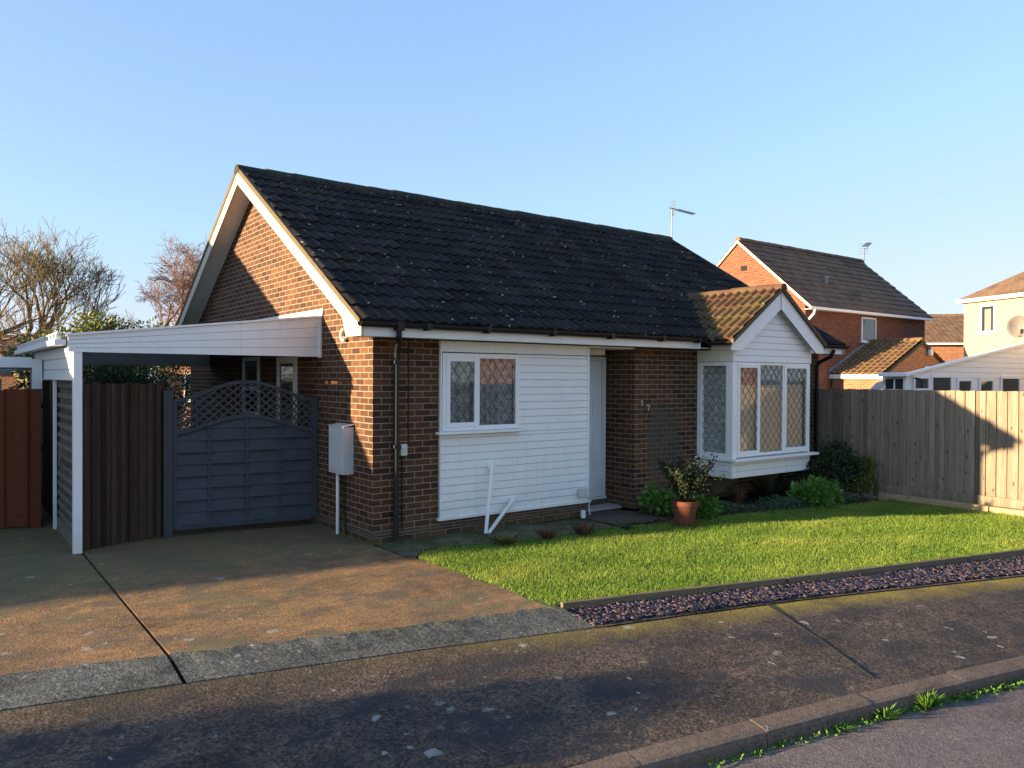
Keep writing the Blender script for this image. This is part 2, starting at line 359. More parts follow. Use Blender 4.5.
def leaves(cent, dirs, size, aspect=.5, jitter=.4, flat=.3):
    """leaf quads (kite shaped) around centres; dirs = outward dirs; returns verts, faces"""
    n = len(cent); d = dirs + rng.normal(0, jitter, (n, 3)); d /= np.linalg.norm(d, axis=1)[:, None] + 1e-9
    r = rng.normal(0, 1, (n, 3)); r[:, 2] *= flat; s = np.cross(d, r); s /= np.linalg.norm(s, axis=1)[:, None] + 1e-9
    L = (size * rng.uniform(.6, 1.25, n))[:, None]; W = L * aspect * .5
    nn = np.cross(d, s)
    p0 = cent; p1 = cent + d * L * .45 + s * W + nn * L * .06; p2 = cent + d * L; p3 = cent + d * L * .45 - s * W + nn * L * .06
    v = np.stack([p0, p1, p2, p3], 1).reshape(-1, 3); f = np.arange(4 * n).reshape(n, 4)
    return v, f

def bush(root, name, c, rad, n, size, mat, aspect=.55, clumps=14, up=.3, seed=0, fill=.55, off=None):
    """uneven crown made of many small leaves gathered into clumps"""
    g = np.random.default_rng(seed); c = np.array(c); rad = np.array(rad)
    d = g.normal(0, 1, (clumps, 3)); d /= np.linalg.norm(d, axis=1)[:, None]; d[:, 2] = np.abs(d[:, 2]) * 1.1 - .35
    cc = c + d * rad * g.uniform(.35, .85, (clumps, 1)); cr = g.uniform(.28, .5, clumps) * rad.mean()
    k = g.integers(0, clumps, n); e = g.normal(0, 1, (n, 3)); e /= np.linalg.norm(e, axis=1)[:, None]
    p = cc[k] + e * (cr[k] * g.uniform(.2, 1, n) ** fill)[:, None]
    lo = OFF[root.name][2] if off is None else 0
    p[:, 2] = np.maximum(p[:, 2], lo + .01 + g.uniform(0, .06, n))
    dd = e * .8; dd[:, 2] += up
    v, f = leaves(p, dd, size, aspect)
    return np_mesh(name, v, f, mat, root, g.uniform(0, 1, n), off=OFF[root.name] if off is None else off)

def bare_tree(root, start, height, spread, mat, seed, levels=6, up=.25, droop=0, rad=.13, stems=3, twig=.006, kids=(3, 4), lean=None, trunk_h=.8, trunk_name='trunk'):
    g = random.Random(seed); trunk = MB(); crown = MB(); OFFr = OFF[root.name]
    def grow(p, d, L, r, lv):
        n = 4 if lv < 2 else 3; pts = [p]; q = p.copy(); dd = d.copy()
        for i in range(n):
            dd = (dd + V((g.gauss(0, .16), g.gauss(0, .16), g.gauss(0, .1) + up * .12 - droop * .12 * max(0, lv - 2)))).normalized()
            q = q + dd * L / n; pts.append(q.copy())
        r1 = max(twig, r * .62); rads = [r + (r1 - r) * i / n for i in range(n + 1)]
        (trunk if lv < 2 else crown).tube(pts, rads, 7 if lv < 2 else (5 if lv < 4 else 3), cap=False)
        if lv >= levels: return
        for k in range(g.randint(*kids)):
            t = g.uniform(.35, 1) if k else 1; i = min(n - 1, int(t * n)); b = pts[i].lerp(pts[i + 1], t * n - i) if t < 1 else pts[-1]
            ax = dd.orthogonal().normalized(); ax.rotate(Matrix.Rotation(g.uniform(0, 6.28), 3, dd)); nd = dd.copy()
            nd.rotate(Matrix.Rotation(g.uniform(.3, .85) * spread, 3, ax)); nd.z += up * .4 - droop * (.3 if lv > 2 else 0); nd.normalize()
            grow(b, nd, L * g.uniform(.6, .86), max(twig, r1 * g.uniform(.6, .85)), lv + 1)
    start = V(start); top = start + V((0, 0, trunk_h)); trunk.tube([start - V((0, 0, .1)), start + V((0, 0, trunk_h * .5)), top], [rad * 1.35, rad * 1.1, rad], 9)
    for k in range(stems):
        a = 6.28 * k / stems + g.uniform(-.4, .4); d = V((math.cos(a) * .6 * spread, math.sin(a) * .6 * spread, 1)).normalized()
        if lean: d = (d + V(lean)).normalized()
        grow(top, d, height * .27, rad * .75, 0)
    trunk.build(trunk_name, mat, root, smooth=True, off=OFFr); crown.build('crown', mat, root, smooth=True, off=OFFr)

def tile_roof(name, mat, parent, O, A, S, L, H, gauge=.34, per=.165, roll=.026, lift=.022, spp=6, off=None, tail=True, clip=None, seed=1, wob=.004):
    """tiled slope: A = unit vector along the eave, S = unit vector up the slope"""
    O = V(O); A = V(A).normalized(); S = V(S).normalized(); Nn = A.cross(S).normalized()
    if Nn.z < 0: Nn = -Nn
    g = np.random.default_rng(seed); nx = max(2, int(L / per * spp)); u = np.linspace(0, L, nx + 1)
    d = np.abs((u / per) % 1 - .5) * 2; prof = roll * np.clip(1 - (d / .62) ** 2, 0, 1)
    nc = int(math.ceil(H / gauge)); rows = []; vs = []
    if tail: rows.append((0, prof * 1.0 - .03, 0))
    for c in range(nc):
        j = g.normal(0, wob, nx + 1 if False else int(L / .33) + 3); jj = j[(u / .33).astype(int)]
        rows.append((c * gauge, prof + lift + jj, c)); rows.append((min(H, (c + 1) * gauge), prof + jj * .3, c))
    a = np.array(A); s_ = np.array(S); nn = np.array(Nn); o = np.array(O); P = []; UV = []
    for v, h, c in rows:
        P.append(o + np.outer(u, a) + s_ * v + np.outer(h, nn)); UV.append(np.stack([u, np.full_like(u, v + (.01 if True else 0))], 1))
    P = np.concatenate(P); UV = np.concatenate(UV); m = MB(); m.v = [tuple(p) for p in P]; w = nx + 1
    flip = a.dot(np.cross(s_, nn)) < 0
    for r in range(len(rows) - 1):
        for i in range(nx):
            q = (r * w + i, r * w + i + 1, (r + 1) * w + i + 1, (r + 1) * w + i)
            if clip:
                c4 = sum((P[k] for k in q)) / 4
                if clip(c4): continue
            m.f.append(q[::-1] if flip else q)
    m.uv = UV
    return m.build(name, mat, parent, off=off)

def ridge_tiles(name, mat, parent, p, q, r=.11, seg=.45, off=None, ang=R(100)):
    p = V(p); q = V(q); d = (q - p); L = d.length; d.normalize(); side = d.cross(V((0, 0, 1))).normalized(); up = side.cross(d).normalized()
    m = MB(); uv = []; k = max(1, round(L / seg)); n = 8
    for i in range(k):
        jz = V((0, 0, random.uniform(-.007, .007))); a = p + d * (L * i / k) + jz; b = p + d * (L * (i + 1) / k + .01) + jz; rr = (r * 1.1, r)
        base = len(m.v)
        for e, (c, r_) in enumerate(((a, rr[0]), (b, rr[1]))):
            for j in range(n + 1):
                t = -ang / 1.0 + 2 * ang * j / n; m.v.append(tuple(c + side * math.sin(t) * r_ + up * (math.cos(t) - .25) * r_)); uv.append((i * .45 + e * .4, j * .04))
        for j in range(n): m.f.append((base + j, base + j + 1, base + n + 2 + j, base + n + 1 + j))
        m.f.append(tuple(base + j for j in range(n + 1))); m.f.append(tuple(base + n + 1 + j for j in range(n + 1))[::-1])
    m.uv = uv; return m.build(name, mat, parent, off=off)

def wall_holes(m, x0, x1, z0, z1, y0, y1, holes):
    """wall slab in the x-z plane with rectangular holes (hx0,hx1,hz0,hz1)"""
    xs = sorted({x0, x1, *[h[0] for h in holes], *[h[1] for h in holes]}); xs = [x for x in xs if x0 <= x <= x1]
    for a, b in zip(xs, xs[1:]):
        c = (a + b) / 2; hz = sorted((h[2], h[3]) for h in holes if h[0] < c < h[1]); z = z0
        for h0, h1 in hz:
            if h0 > z: m.box(a, b, y0, y1, z, h0)
            z = h1
        if z < z1: m.box(a, b, y0, y1, z, z1)
    return m

def lattice(m, x0, x1, z0, z1, px, pz, to3, w=.01, t=.006, only=None):
    """diamond lead strips clipped to a rectangle; to3(x,z)->3D"""
    k = pz / px; H = z1 - z0; W = x1 - x0
    for sgn in (1, -1):
        c = -math.ceil((H / k + W) / px) * px
        while c < W + H / k + px:
            # line x = x0 + c + sgn*(z-z0)/k
            pts = []
            lo, hi = 0, H; f = lambda z: c + sgn * z / k
            if sgn > 0: lo = max(lo, (0 - c) * k); hi = min(hi, (W - c) * k)
            else: lo = max(lo, (c - W) * k); hi = min(hi, c * k)
            if hi - lo > .02: m.bar(to3(x0 + f(lo), z0 + lo), to3(x0 + f(hi), z0 + hi), t, w, up=UPN[0])
            c += px
UPN = [(0, 1, 0)]

def curtain(m, p, q, z0, z1, amp=.03, period=.1, n=None, nrm=(0, 1, 0)):
    p = V(p); q = V(q); L = (q - p).length; d = (q - p).normalized(); nn = V(nrm); n = n or max(8, int(L / period * 7)); b = len(m.v)
    for i in range(n + 1):
        u = L * i / n; a = amp * math.sin(u / period * 6.283 + 1.3 * math.sin(u * 9)) + amp * .4 * math.sin(u * 41)
        c = p + d * u + nn * a; m.v.append((c.x, c.y, z0)); m.v.append((c.x, c.y, z1))
    for i in range(n): m.f.append((b + 2 * i, b + 2 * i + 2, b + 2 * i + 3, b + 2 * i + 1))
    return m

def cladding(m, x0, x1, z0, z1, y, pitch=.1, depth=.018, xr=None, n=(0, -1, 0), axis='x'):
    """shiplap boards; y is the wall plane, boards stand out along n; xr(z)->(xa,xb) trims boards to a shape"""
    k = 0; z = z0
    while z < z1 - .01:
        zt = min(z + pitch, z1); a = (x0, x1, x0, x1)
        if xr:
            a0 = xr(z + .003); a1 = xr(zt - .003); a = (a0[0], a0[1], a1[0], a1[1])
        if a[1] - a[0] > .01:
            s = n[1] if axis == 'x' else n[0]; o1 = y + s * depth; o2 = y + s * (depth + .014); zz = zt - .012
            def P(u, w, h): return (u, w, h) if axis == 'x' else (w, u, h)
            vs = [P(a[0], y, z), P(a[1], y, z), P(a[1], o2, z), P(a[0], o2, z), P(a[0], o2 + s * -.001, zz), P(a[1], o2 + s * -.001, zz), P(a[3], o1 - s * .01, zz + .004), P(a[2], o1 - s * .01, zz + .004), P(a[3], o1 - s * .01, zt), P(a[2], o1 - s * .01, zt), P(a[3], y, zt), P(a[2], y, zt)]
            m.add(vs, [(0, 1, 2, 3), (3, 2, 5, 4), (4, 5, 6, 7), (7, 6, 8, 9), (9, 8, 10, 11), (0, 3, 4, 7, 9, 11), (1, 10, 8, 6, 5, 2)])
        z = zt; k += 1
    return m

# ------------------------------------------------------------------ ground levels
def lerp_pts(pts):
    xs = [p[0] for p in pts]; ys = [p[1] for p in pts]
    def f(x):
        if x <= xs[0]: s = (ys[1] - ys[0]) / (xs[1] - xs[0]); return ys[0] + s * .6 * (x - xs[0])
        if x >= xs[-1]: s = (ys[-1] - ys[-2]) / (xs[-1] - xs[-2]); return ys[-1] + s * (x - xs[-1])
        return float(np.interp(x, xs, ys))
    return f
EZ = lambda x: -0.1 * min(max((x - 1) / 8, 0), 1)
f_strip = lerp_pts([(-3.77, -2.13), (-2.74, -2.4), (-1.21, -2.82), (.1, -3.09), (.24, -3.16), (2.76, -3.79), (6.21, -4.54), (12, -5.9)])
f_front = lerp_pts([(-3.79, -2.62), (-2.71, -2.86), (-1.36, -3.18), (.2, -3.61), (2.31, -4.1), (5.16, -4.92), (12, -7.0)])
f_kback = lerp_pts([(-1.41, -5.05), (.34, -5.37), (2.62, -5.83), (12, -8.1)])
f_kfront = lambda x: f_kback(x) - .15
XS = [x for x in np.arange(-30, 45.01, .5)]
def strip(name, mat, rows, xs=XS, sub=1, wig=0):
    """rows: list of (f(x), z); ribbon following the frontage"""
    m = MB(); uv = []; g = random.Random(3); R_ = []
    for i in range(len(rows) - 1):
        for k in range(sub):
            t = k / sub; R_.append((i, t))
    R_.append((len(rows) - 2, 1)); n = len(xs)
    for (i, t) in R_:
        fa, za = rows[i]; fb, zb = rows[i + 1]
        for x in xs:
            m.v.append((x, fa(x) * (1 - t) + fb(x) * t + (g.uniform(-wig, wig)), za * (1 - t) + zb * t + EZ(x))); uv.append((x, (i + t) / (len(rows) - 1)))
    for r in range(len(R_) - 1):
        for j in range(n - 1): a = r * n + j; m.f.append((a, a + n, a + n + 1, a + 1))
    m.uv = uv; return struct(m.build(name, mat))

# one far-reaching ground sheet with a step down to the road side
m = MB(); prof = [(-500, -.42), (-3.9, -.42), (-2.0, -.15), (.3, -.15), (.6, -.03), (600, -.03)]
for x in (-500, -14, 14, 600):
    for y, z in prof: m.v.append((x, y, z))
for i in range(3):
    for j in range(len(prof) - 1): a = i * 6 + j; m.f.append((a, a + 6, a + 7, a + 1))
struct(m.build('ground', 'field'))

strip('road', 'road', [(lambda x: f_kfront(x) + .03, -.235), (lambda x: f_kfront(x) - 2.6, -.215), (lambda x: f_kfront(x) - 5.2, -.255)], sub=4)
strip('path', 'path', [(f_front, -.06), (f_kback, -.13)], sub=6)
# far side path beyond the road, seen only in reflections
strip('path', 'path', [(lambda x: f_kfront(x) - 5.2, -.14), (lambda x: f_kfront(x) - 7.2, -.1)])
# kerb stones: rounded profile, cut by thin joints
m = MB(); x = -20.0
while x < 30:
    x1 = x + .905; a0 = (x, f_kback(x)); a1 = (x1, f_kback(x1)); d = V((a1[0] - a0[0], a1[1] - a0[1], 0)).normalized(); nn = V((d.y, -d.x, 0))
    jz = random.uniform(-.004, .004)
    pr = [(0, -.3), (0, -.127), (.11, -.135), (.138, -.147), (.15, -.175), (.155, -.3)]
    A = [V((a0[0], a0[1], EZ(x))) + d * .006 + nn * p + V((0, 0, z + jz)) for p, z in pr]; B = [V((a1[0], a1[1], EZ(x1))) + nn * p + V((0, 0, z + jz)) for p, z in pr]
    k = len(pr); m.add(A + B, [tuple(range(k)), tuple(range(k, 2 * k))[::-1]] + [(i, k + i, k + (i + 1) % k, (i + 1) % k) for i in range(k)])
    x = x1
struct(m.build('kerb', 'kerb'))
# patched trench line across the path
m = MB(); pts = [V((1.92, -4.0, -.065)), V((1.55, -4.75, -.102)), V((1.16, -5.42, -.124))]
for a, b in zip(pts, pts[1:]): m.bar(a + V((0, 0, -.004)), b + V((0, 0, -.006)), .011, .02)
struct(m.build('path_joint', 'dark'))

# driveway: two concrete slabs with an open joint, and the rougher lichen-covered crossing in front
def slab(m, x0, x1, yb, f, z=0, t=.12, n=14):
    xs = np.linspace(x0, x1, n); top = [(x, yb, z) for x in xs] + [(x, f(x), z) for x in xs[::-1]]
    m.prism([V(p) for p in top], (0, 0, -t))
m = MB(); slab(m, -12, -2.80, 3.9, f_strip); slab(m, -2.775, 0.0, 2.3, f_strip)
m.box(-2.775, 0, 2.3, 7.9, -.12, -.001)
m.add([(0.0, -.02, 0), (.1, -.9, 0), (.19, -2.2, 0), (.2, f_strip(.2), 0), (0, f_strip(0), 0), (0, -.9, 0)], [(5, 4, 3, 2, 1, 0)])
struct(m.build('driveway', 'concrete'))
def xstrip(m, x0, x1, n=12):
    xs = np.linspace(x0, x1, 60)
    for a, b in zip(xs, xs[1:]):
        m.add([(a, f_strip(a) + .03 * math.sin(a * 9) * math.sin(a * 23 + 1), 0.003), (b, f_strip(b) + .03 * math.sin(b * 9) * math.sin(b * 23 + 1), 0.003), (b, f_front(b), -.052), (a, f_front(a), -.052), (a, f_front(a), -.1), (b, f_front(b), -.1)], [(0, 3, 2, 1), (3, 4, 5, 2)])
m = MB(); xstrip(m, -12, -2.80); xstrip(m, -2.775, .2)
struct(m.build('driveway_crossing', 'strip'))
m = MB(); m.add([(-2.83, 1.5, -.03), (-2.75, 1.5, -.03), (-2.75, -2.4, -.03), (-2.75, -2.88, -.1), (-2.83, -2.86, -.1), (-2.83, -2.4, -.03)], [(0, 5, 2, 1), (5, 4, 3, 2)])
struct(m.build('driveway_joint', 'dark'))

# planting bed soil, mossy strip along the wall, damp doorstep path
fl_back = lerp_pts([(.05, -.95), (.3, -.66), (.57, -.6), (1.2, -.78), (1.81, -.88), (2.89, -.82), (4.25, -1.0), (5.97, -1.08), (8.11, -1.47), (9.1, -1.5)])
def sheet(name, mat, fa, fb, x0, x1, dz, step=.1, sub=6, bumps=0.0):
    m = MB(); xs = np.arange(x0, x1 + .001, step); g = random.Random(5); n = len(xs)
    for k in range(sub + 1):
        for x in xs:
            t = k / sub; m.v.append((x, fa(x) * (1 - t) + fb(x) * t, dz + EZ(x) + g.uniform(-bumps, bumps)))
    for k in range(sub):
        for j in range(n - 1): a = k * n + j; m.f.append((a, a + n, a + n + 1, a + 1))
    return struct(m.build(name, mat))
sheet('flower_bed', 'soil', lambda x: 0.25, lambda x: fl_back(x) - .25, .02, 9.15, -.012, bumps=.012)
sheet('wall_foot_path', 'mossc', lambda x: .05, lambda x: fl_back(x) + .03 + .03 * math.sin(x * 3), .02, 3.3, .008, sub=4)
sheet('doorstep_path', 'damp', lambda x: .64, lambda x: -.72 + .05 * math.sin(x * 11), 3.3, 4.3, .004, sub=4)
f_lfront = lambda x: f_strip(x) + .02
lx0 = lambda t: .1 + .1 * t
sheet('lawn', 'lawnbase', lambda x: fl_back(x) - .02, f_lfront, .12, 9.2, .004, bumps=.006)
sheet('slate_bed', 'soil', f_strip, f_front, .2, 14, -.055, bumps=.004)

# grass
n = 190000; xx = rng.uniform(.1, 9.15, n); t = rng.uniform(0, 1, n) ** .9
fb = np.array([fl_back(v) for v in np.linspace(0, 9.2, 400)]); ff = np.array([f_lfront(v) for v in np.linspace(0, 9.2, 400)])
yb = np.interp(xx, np.linspace(0, 9.2, 400), fb) + rng.normal(0, .025, n); yf = np.interp(xx, np.linspace(0, 9.2, 400), ff)
yy = yb * (1 - t) + yf * t
keep = (xx > .1 + .1 * np.clip((-yy - .9) / 1.5, 0, 1) + rng.normal(-.02, .03, n)) & (yy > yf + .01); xx = xx[keep]; yy = yy[keep]; n = len(xx)
zz = -.1 * np.clip((xx - 1) / 8, 0, 1)
cl = np.sin(xx * 3.1 + np.sin(yy * 4.3)) * np.sin(yy * 5.7 + xx) * .5 + .5
h = rng.uniform(.012, .036, n) * (1 + .5 * cl) * np.where(rng.uniform(0, 1, n) > .985, 1.8, 1); az = rng.uniform(0, 6.28, n); w = rng.uniform(.0025, .0045, n)
ln = rng.normal(0, .45, (n, 2)) * h[:, None]
p = np.stack([xx, yy, zz], 1); s = np.stack([np.cos(az) * w, np.sin(az) * w, np.zeros(n)], 1)
top = p + np.stack([ln[:, 0], ln[:, 1], h], 1)
v = np.stack([p - s, p + s, top], 1).reshape(-1, 3)
pt = np.sin(xx * 1.7 + 1.2 * np.sin(yy * 2.1)) * np.sin(yy * 2.9 + .6 * xx + 1) * .5 + .5; rn = np.clip(rng.uniform(0, 1, n) * .5 + cl * .25 + pt ** 2 * .35, 0, 1)
tag(np_mesh('grass', v, np.arange(3 * n).reshape(n, 3), 'grass', rnd=rn), 'short green front lawn', 'grass', kind='stuff')

# slate chippings
n = 13000; xx = rng.uniform(.2, 11, n) ; t = rng.uniform(.06, .97, n)
yy = np.array([f_strip(a) * (1 - b) + (f_front(a)) * b for a, b in zip(xx, t)]); k = yy > -8; xx = xx[k]; yy = yy[k]; n = len(xx)
zz = -.045 - .1 * np.clip((xx - 1) / 8, 0, 1) + rng.uniform(0, .02, n)
ang = rng.uniform(0, 6.28, n); L = rng.uniform(.01, .026, n); W = L * rng.uniform(.4, .9, n); T = rng.uniform(.003, .008, n)
tilt = rng.normal(0, .35, (n, 2)); q = []
for sx, sy in ((-1, -1), (1, -.7), (.8, 1), (-.9, .8)):
    a = sx * L; b = sy * W; ox = a * np.cos(ang) - b * np.sin(ang); oy = a * np.sin(ang) + b * np.cos(ang)
    q.append(np.stack([xx + ox, yy + oy, zz + ox * tilt[:, 0] + oy * tilt[:, 1]], 1))
Q = np.stack(q, 1); Qt = Q + np.stack([np.zeros(n), np.zeros(n), T], 1)[:, None, :]
v = np.concatenate([Q, Qt], 1).reshape(-1, 3); b = (np.arange(n) * 8)[:, None]
fs = np.concatenate([b + np.array(c) for c in ((4, 5, 6, 7), (0, 1, 5, 4), (1, 2, 6, 5), (2, 3, 7, 6), (3, 0, 4, 7))])
tag(np_mesh('slate_chippings', v, fs, 'slate', rnd=np.tile(rng.uniform(0, 1, n), 5)), 'plum slate chippings between lawn and pavement', 'gravel', kind='stuff')

# timber edging boards along the lawn, thin concrete edge by the pavement
eb = [(.22, 2.6, 'weathered edging board nearest the driveway, at the lawn corner'), (2.62, 5.2, 'weathered edging board in the middle of the lawn front'), (5.22, 9.1, 'weathered edging board on the lawn front towards the boarded fence')]
for x0, x1, lab in eb:
    m = MB(); xs = np.linspace(x0, x1, 8)
    for a, b in zip(xs, xs[1:]): m.bar((a, f_strip(a), EZ(a) - .025), (b, f_strip(b), EZ(b) - .025), .045, .12)
    m.v = [(x, y, z) for x, y, z in m.v]
    tag(m.build('edging_board', 'edging', off=(x0, f_strip(x0), -.05), bevel=.006), lab, 'edging board', 'timber boards edging the lawn')
strip('path_edging', 'kerb', [(lambda x: f_front(x) + .02, -.045), (lambda x: f_front(x) - .02, -.048)], xs=[x for x in np.arange(.2, 14, .5)])

# ------------------------------------------------------------------ THE BUNGALOW
H = thing('bungalow', (0, 0, 0), 'brown brick bungalow with dark tiled roof, white cladding and a bay window', 'house')
EY, EZ0, RY = -.36, 2.60, 4.0            # tile edge at the front, ridge line
SL = .596; RZ = EZ0 + SL * (RY - EY)     # roof plane
roofz = lambda y: EZ0 + SL * (y - EY)
W = 9.26; HS = 2.44
m = MB()
wall_holes(m, .25, W - .25, 0, HS, 0, .25, [(.95, 2.06, 1.28, 2.24), (3.41, 4.33, 0, HS), (5.95, 7.72, .78, 2.2)])
for x in (0, W - .25):
    m.prism([(x, 0, 0), (x, 8, 0), (x, 8, roofz(-.0) - .1), (x, RY, RZ - .12), (x, 0, roofz(0) - .1)], (.25, 0, 0))
m.box(.25, W - .25, 7.75, 8, 0, HS)
m.box(3.36, 3.41, .25, .66, 0, HS); m.box(4.33, 4.43, .25, .66, 0, HS)     # porch recess sides
m.box(3.41, 4.33, .62, .72, 0, .10)
m.build('wall', 'brick', H)
m = MB(); m.box(-.02, 3.38, -.022, -.0, .10, .128); m.box(-.022, 0, -.02, 8, .10, .128); m.build('plinth_ledge', 'kerb', H)
# rooms behind the windows
m = MB(); m.box(.26, W - .26, 3, 3.1, .02, HS); m.box(.26, W - .26, .26, 7.7, -.02, 0.02); m.box(.26, W - .26, .73, 7.7, HS, HS + .03); m.box(3.3, 3.35, .26, 3, .02, HS); m.box(4.45, 4.5, .26, 3, .02, HS)
m.build('room_lining', 'room', H)

# roof
sl = V((0, 1, SL)).normalized(); hl = math.hypot(1, SL)
tile_roof('roof', 'tile', H, (-.33, EY, EZ0), (1, 0, 0), sl, 9.9, (RY - EY) * hl, gauge=.335, per=.165, roll=.026, lift=.021, spp=7)
rr = tile_roof('roof', 'tile', H, (9.57, 8.36, EZ0), (-1, 0, 0), V((0, -1, SL)), 9.9, (RY - EY) * hl, spp=4)
ridge_tiles('ridge', 'ridge', H, (-.34, RY, RZ - .012), (9.58, RY, RZ - .012), .105)
for x in (-.335, 9.53):
    m = MB(); m.prism([(x, EY + .02, EZ0 - .045), (x, RY, RZ - .045), (x, 8.34, EZ0 - .045), (x, 8.34, EZ0 + .02), (x, RY, RZ + .045), (x, EY + .02, EZ0 + .02)], (.05, 0, 0)); m.build('verge', 'verge', H)
# underlay so no light leaks
m = MB(); m.prism([(-.29, EY + .08, EZ0 - .02), (-.29, RY, RZ - .055), (-.29, 8.3, EZ0 - .02), (-.29, 8.3, EZ0 - .05), (-.29, RY, RZ - .09), (-.29, EY + .08, EZ0 - .05)], (9.82, 0, 0)); m.build('roof_underlay', 'dark', H)
# barge boards: west gable and east gable
for x in (-.325, 9.5):
    m = MB(); t = .03; h = .185
    m.prism([(x, -.36, EZ0 - .05), (x, RY, RZ - .05), (x, RY, RZ - .05 - h), (x, .14, roofz(.14) - .05 - h), (x, .03, 2.43), (x, -.36, 2.43)], (t, 0, 0))
    m.prism([(x, RY, RZ - .05), (x, 8.36, EZ0 - .05), (x, 8.36, 2.43), (x, 8.0, 2.43), (x, 7.86, roofz(.14) - .05 - h), (x, RY, RZ - .05 - h)], (t, 0, 0))
    m.build('bargeboard', 'barge', H, bevel=.003)
m = MB()   # gable soffits
for (xa, xb) in ((-.295, 0), (W, 9.5)):
    m = MB()
    for sgn in (1, -1):
        f = (lambda y: y) if sgn > 0 else (lambda y: 8 - y)
        m.prism([(xa, f(0.02), roofz(.02) - .16), (xa, f(RY), RZ - .16), (xa, f(RY), RZ - .14), (xa, f(0.02), roofz(.02) - .14)], (xb - xa - .002, 0, 0))
    if xa < 0: m.box(-.295, -.002, -.33, .03, 2.432, 2.445)
    m.build('soffit', 'cream', H)
# front fascia, soffit and gutter
m = MB(); m.box(-.33, 5.45, -.335, -.315, 2.43, 2.59); m.build('fascia', 'white', H, bevel=.003); m = MB(); m.box(8.1, 9.52, -.335, -.315, 2.43, 2.59); m.build('fascia', 'white', H, bevel=.003)
m = MB(); m.box(.002, 5.75, -.314, -.002, 2.441, 2.452); m.box(3.41, 4.33, 0, .66, 2.405, 2.43); m.box(7.9, W, -.314, -.002, 2.441, 2.452); m.build('eaves_soffit', 'white', H)
def gutter(m, x0, x1, y, z, r=.055, n=8):
    P = [(math.cos(math.pi + math.pi * k / n) * r, math.sin(math.pi + math.pi * k / n) * r) for k in range(n + 1)]
    P += [(a * .88, b * .88) for a, b in P[::-1]]
    m.prism([(x0, y + a, z + b) for a, b in P], (x1 - x0, 0, 0))
m = MB(); gutter(m, 8.1, 9.56, -.395, 2.585); m.build('gutter', 'black', H); m = MB(); gutter(m, -.36, 5.42, -.395, 2.585)
for x in (.5, 1.35, 2.4, 3.45, 4.5, 5.3): m.box(x - .02, x + .02, -.46, -.336, 2.515, 2.532); m.box(x - .035, x + .035, -.457, -.448, 2.53, 2.595)
m.box(.09, .17, -.455, -.336, 2.5, 2.6)
m.build('gutter', 'black', H)
m = MB(); m.tube([(.13, -.395, 2.55), (.13, -.395, 2.45), (.16, -.34, 2.38), (.26, -.12, 2.28), (.28, -.06, 2.18), (.28, -.06, .04)], .034, 10)
for z in (2.15, 1.15, .35): m.box(.235, .325, -.1, -.001, z - .02, z + .02)
m.build('downpipe', 'black', H, smooth=False)
m = MB(); m.tube([(9.12, -.395, 2.5), (9.12, -.33, 2.38), (9.12, -.1, 2.28), (9.12, -.06, 2.2), (9.12, -.06, -.05)], .036, 8); m.build('downpipe', 'black', H)
# white shiplap panel with corner trims
m = MB(); x0, x1, z0, z1 = .9, 3.385, .21, 2.425
cladding(m, x0 + .02, x1 - .03, z0 + .02, 1.26, -.002, .0985); cladding(m, 2.13, x1 - .03, 1.26 , 2.28, -.002, .0985)
m.box(x0 + .02, x1 - .03, -.03, -.002, 2.29, z1)
m.build('cladding', 'clad', H)
m = MB(); m.box(x0, x0 + .02, -.045, -.001, z0, z1); m.box(x1 - .03, x1, -.045, -.001, z0, z1); m.box(x0 - .03, x1 + .03, -.06, -.001, z0 - .015, z0 + .02)
m.build('cladding_trim', 'white', H, bevel=.002)

def lights_x(parent, y, outer, zr, bars, opens, proud=.05, fw=.05, mat='white', lat=(.136, .188), off=None, cur=True):
    """window facing -Y. outer=(x0,x1,z0,z1); bars=list of x splits; opens=set of casement indices"""
    x0, x1, z0, z1 = outer; m = MB(); yf = y - proud; yb = y + .04
    m.box(x0, x0 + fw, yf, yb, z0, z1); m.box(x1 - fw, x1, yf, yb, z0, z1); m.box(x0 + fw, x1 - fw, yf, yb, z0, z0 + fw); m.box(x0 + fw, x1 - fw, yf, yb, z1 - fw, z1)
    xs = [x0 + fw] + [b for b in bars] + [x1 - fw]; cells = []
    for b in bars: m.box(b - .022, b + .022, yf + .004, yb, z0 + fw, z1 - fw)
    for i in range(len(xs) - 1):
        a = xs[i] + (.022 if i else 0); b = xs[i + 1] - (.022 if i < len(xs) - 2 else 0); c0, c1 = z0 + fw, z1 - fw
        if i in opens:
            s = .045; ya, yc = yf - .012, yf + .03
            m.box(a - .012, a + s, ya, yc, c0 - .012, c1 + .012); m.box(b - s, b + .012, ya, yc, c0 - .012, c1 + .012)
            m.box(a + s, b - s, ya, yc, c0 - .012, c0 + s); m.box(a + s, b - s, ya, yc, c1 - s, c1 + .012); a += s; b -= s; c0 += s; c1 -= s
            cells.append((a, b, c0, c1, yf + .008))
        else: cells.append((a, b, c0, c1, yf + .02))
    fr = m.build('window', mat, parent, bevel=.004, off=off)
    for a, b, c0, c1, yg in cells:
        g = MB(); g.add([(a, yg, c0), (b, yg, c0), (b, yg, c1), (a, yg, c1)], [(0, 1, 2, 3)]); g.build('pane', 'glass', fr, off=off)
        g = MB(); UPN[0] = (0, 1, 0); g_ = lambda x, z: (x, yg - .006, z)
        if lat: lattice(g, a, b, c0, c1, lat[0], lat[1], g_, w=.0065, t=.004); g.build('lead_lattice', 'lead', fr, off=off)
    return fr
w1 = lights_x(H, -.028, (.925, 2.115, 1.30, 2.275), None, [1.46], {0}, proud=.03, fw=.06)
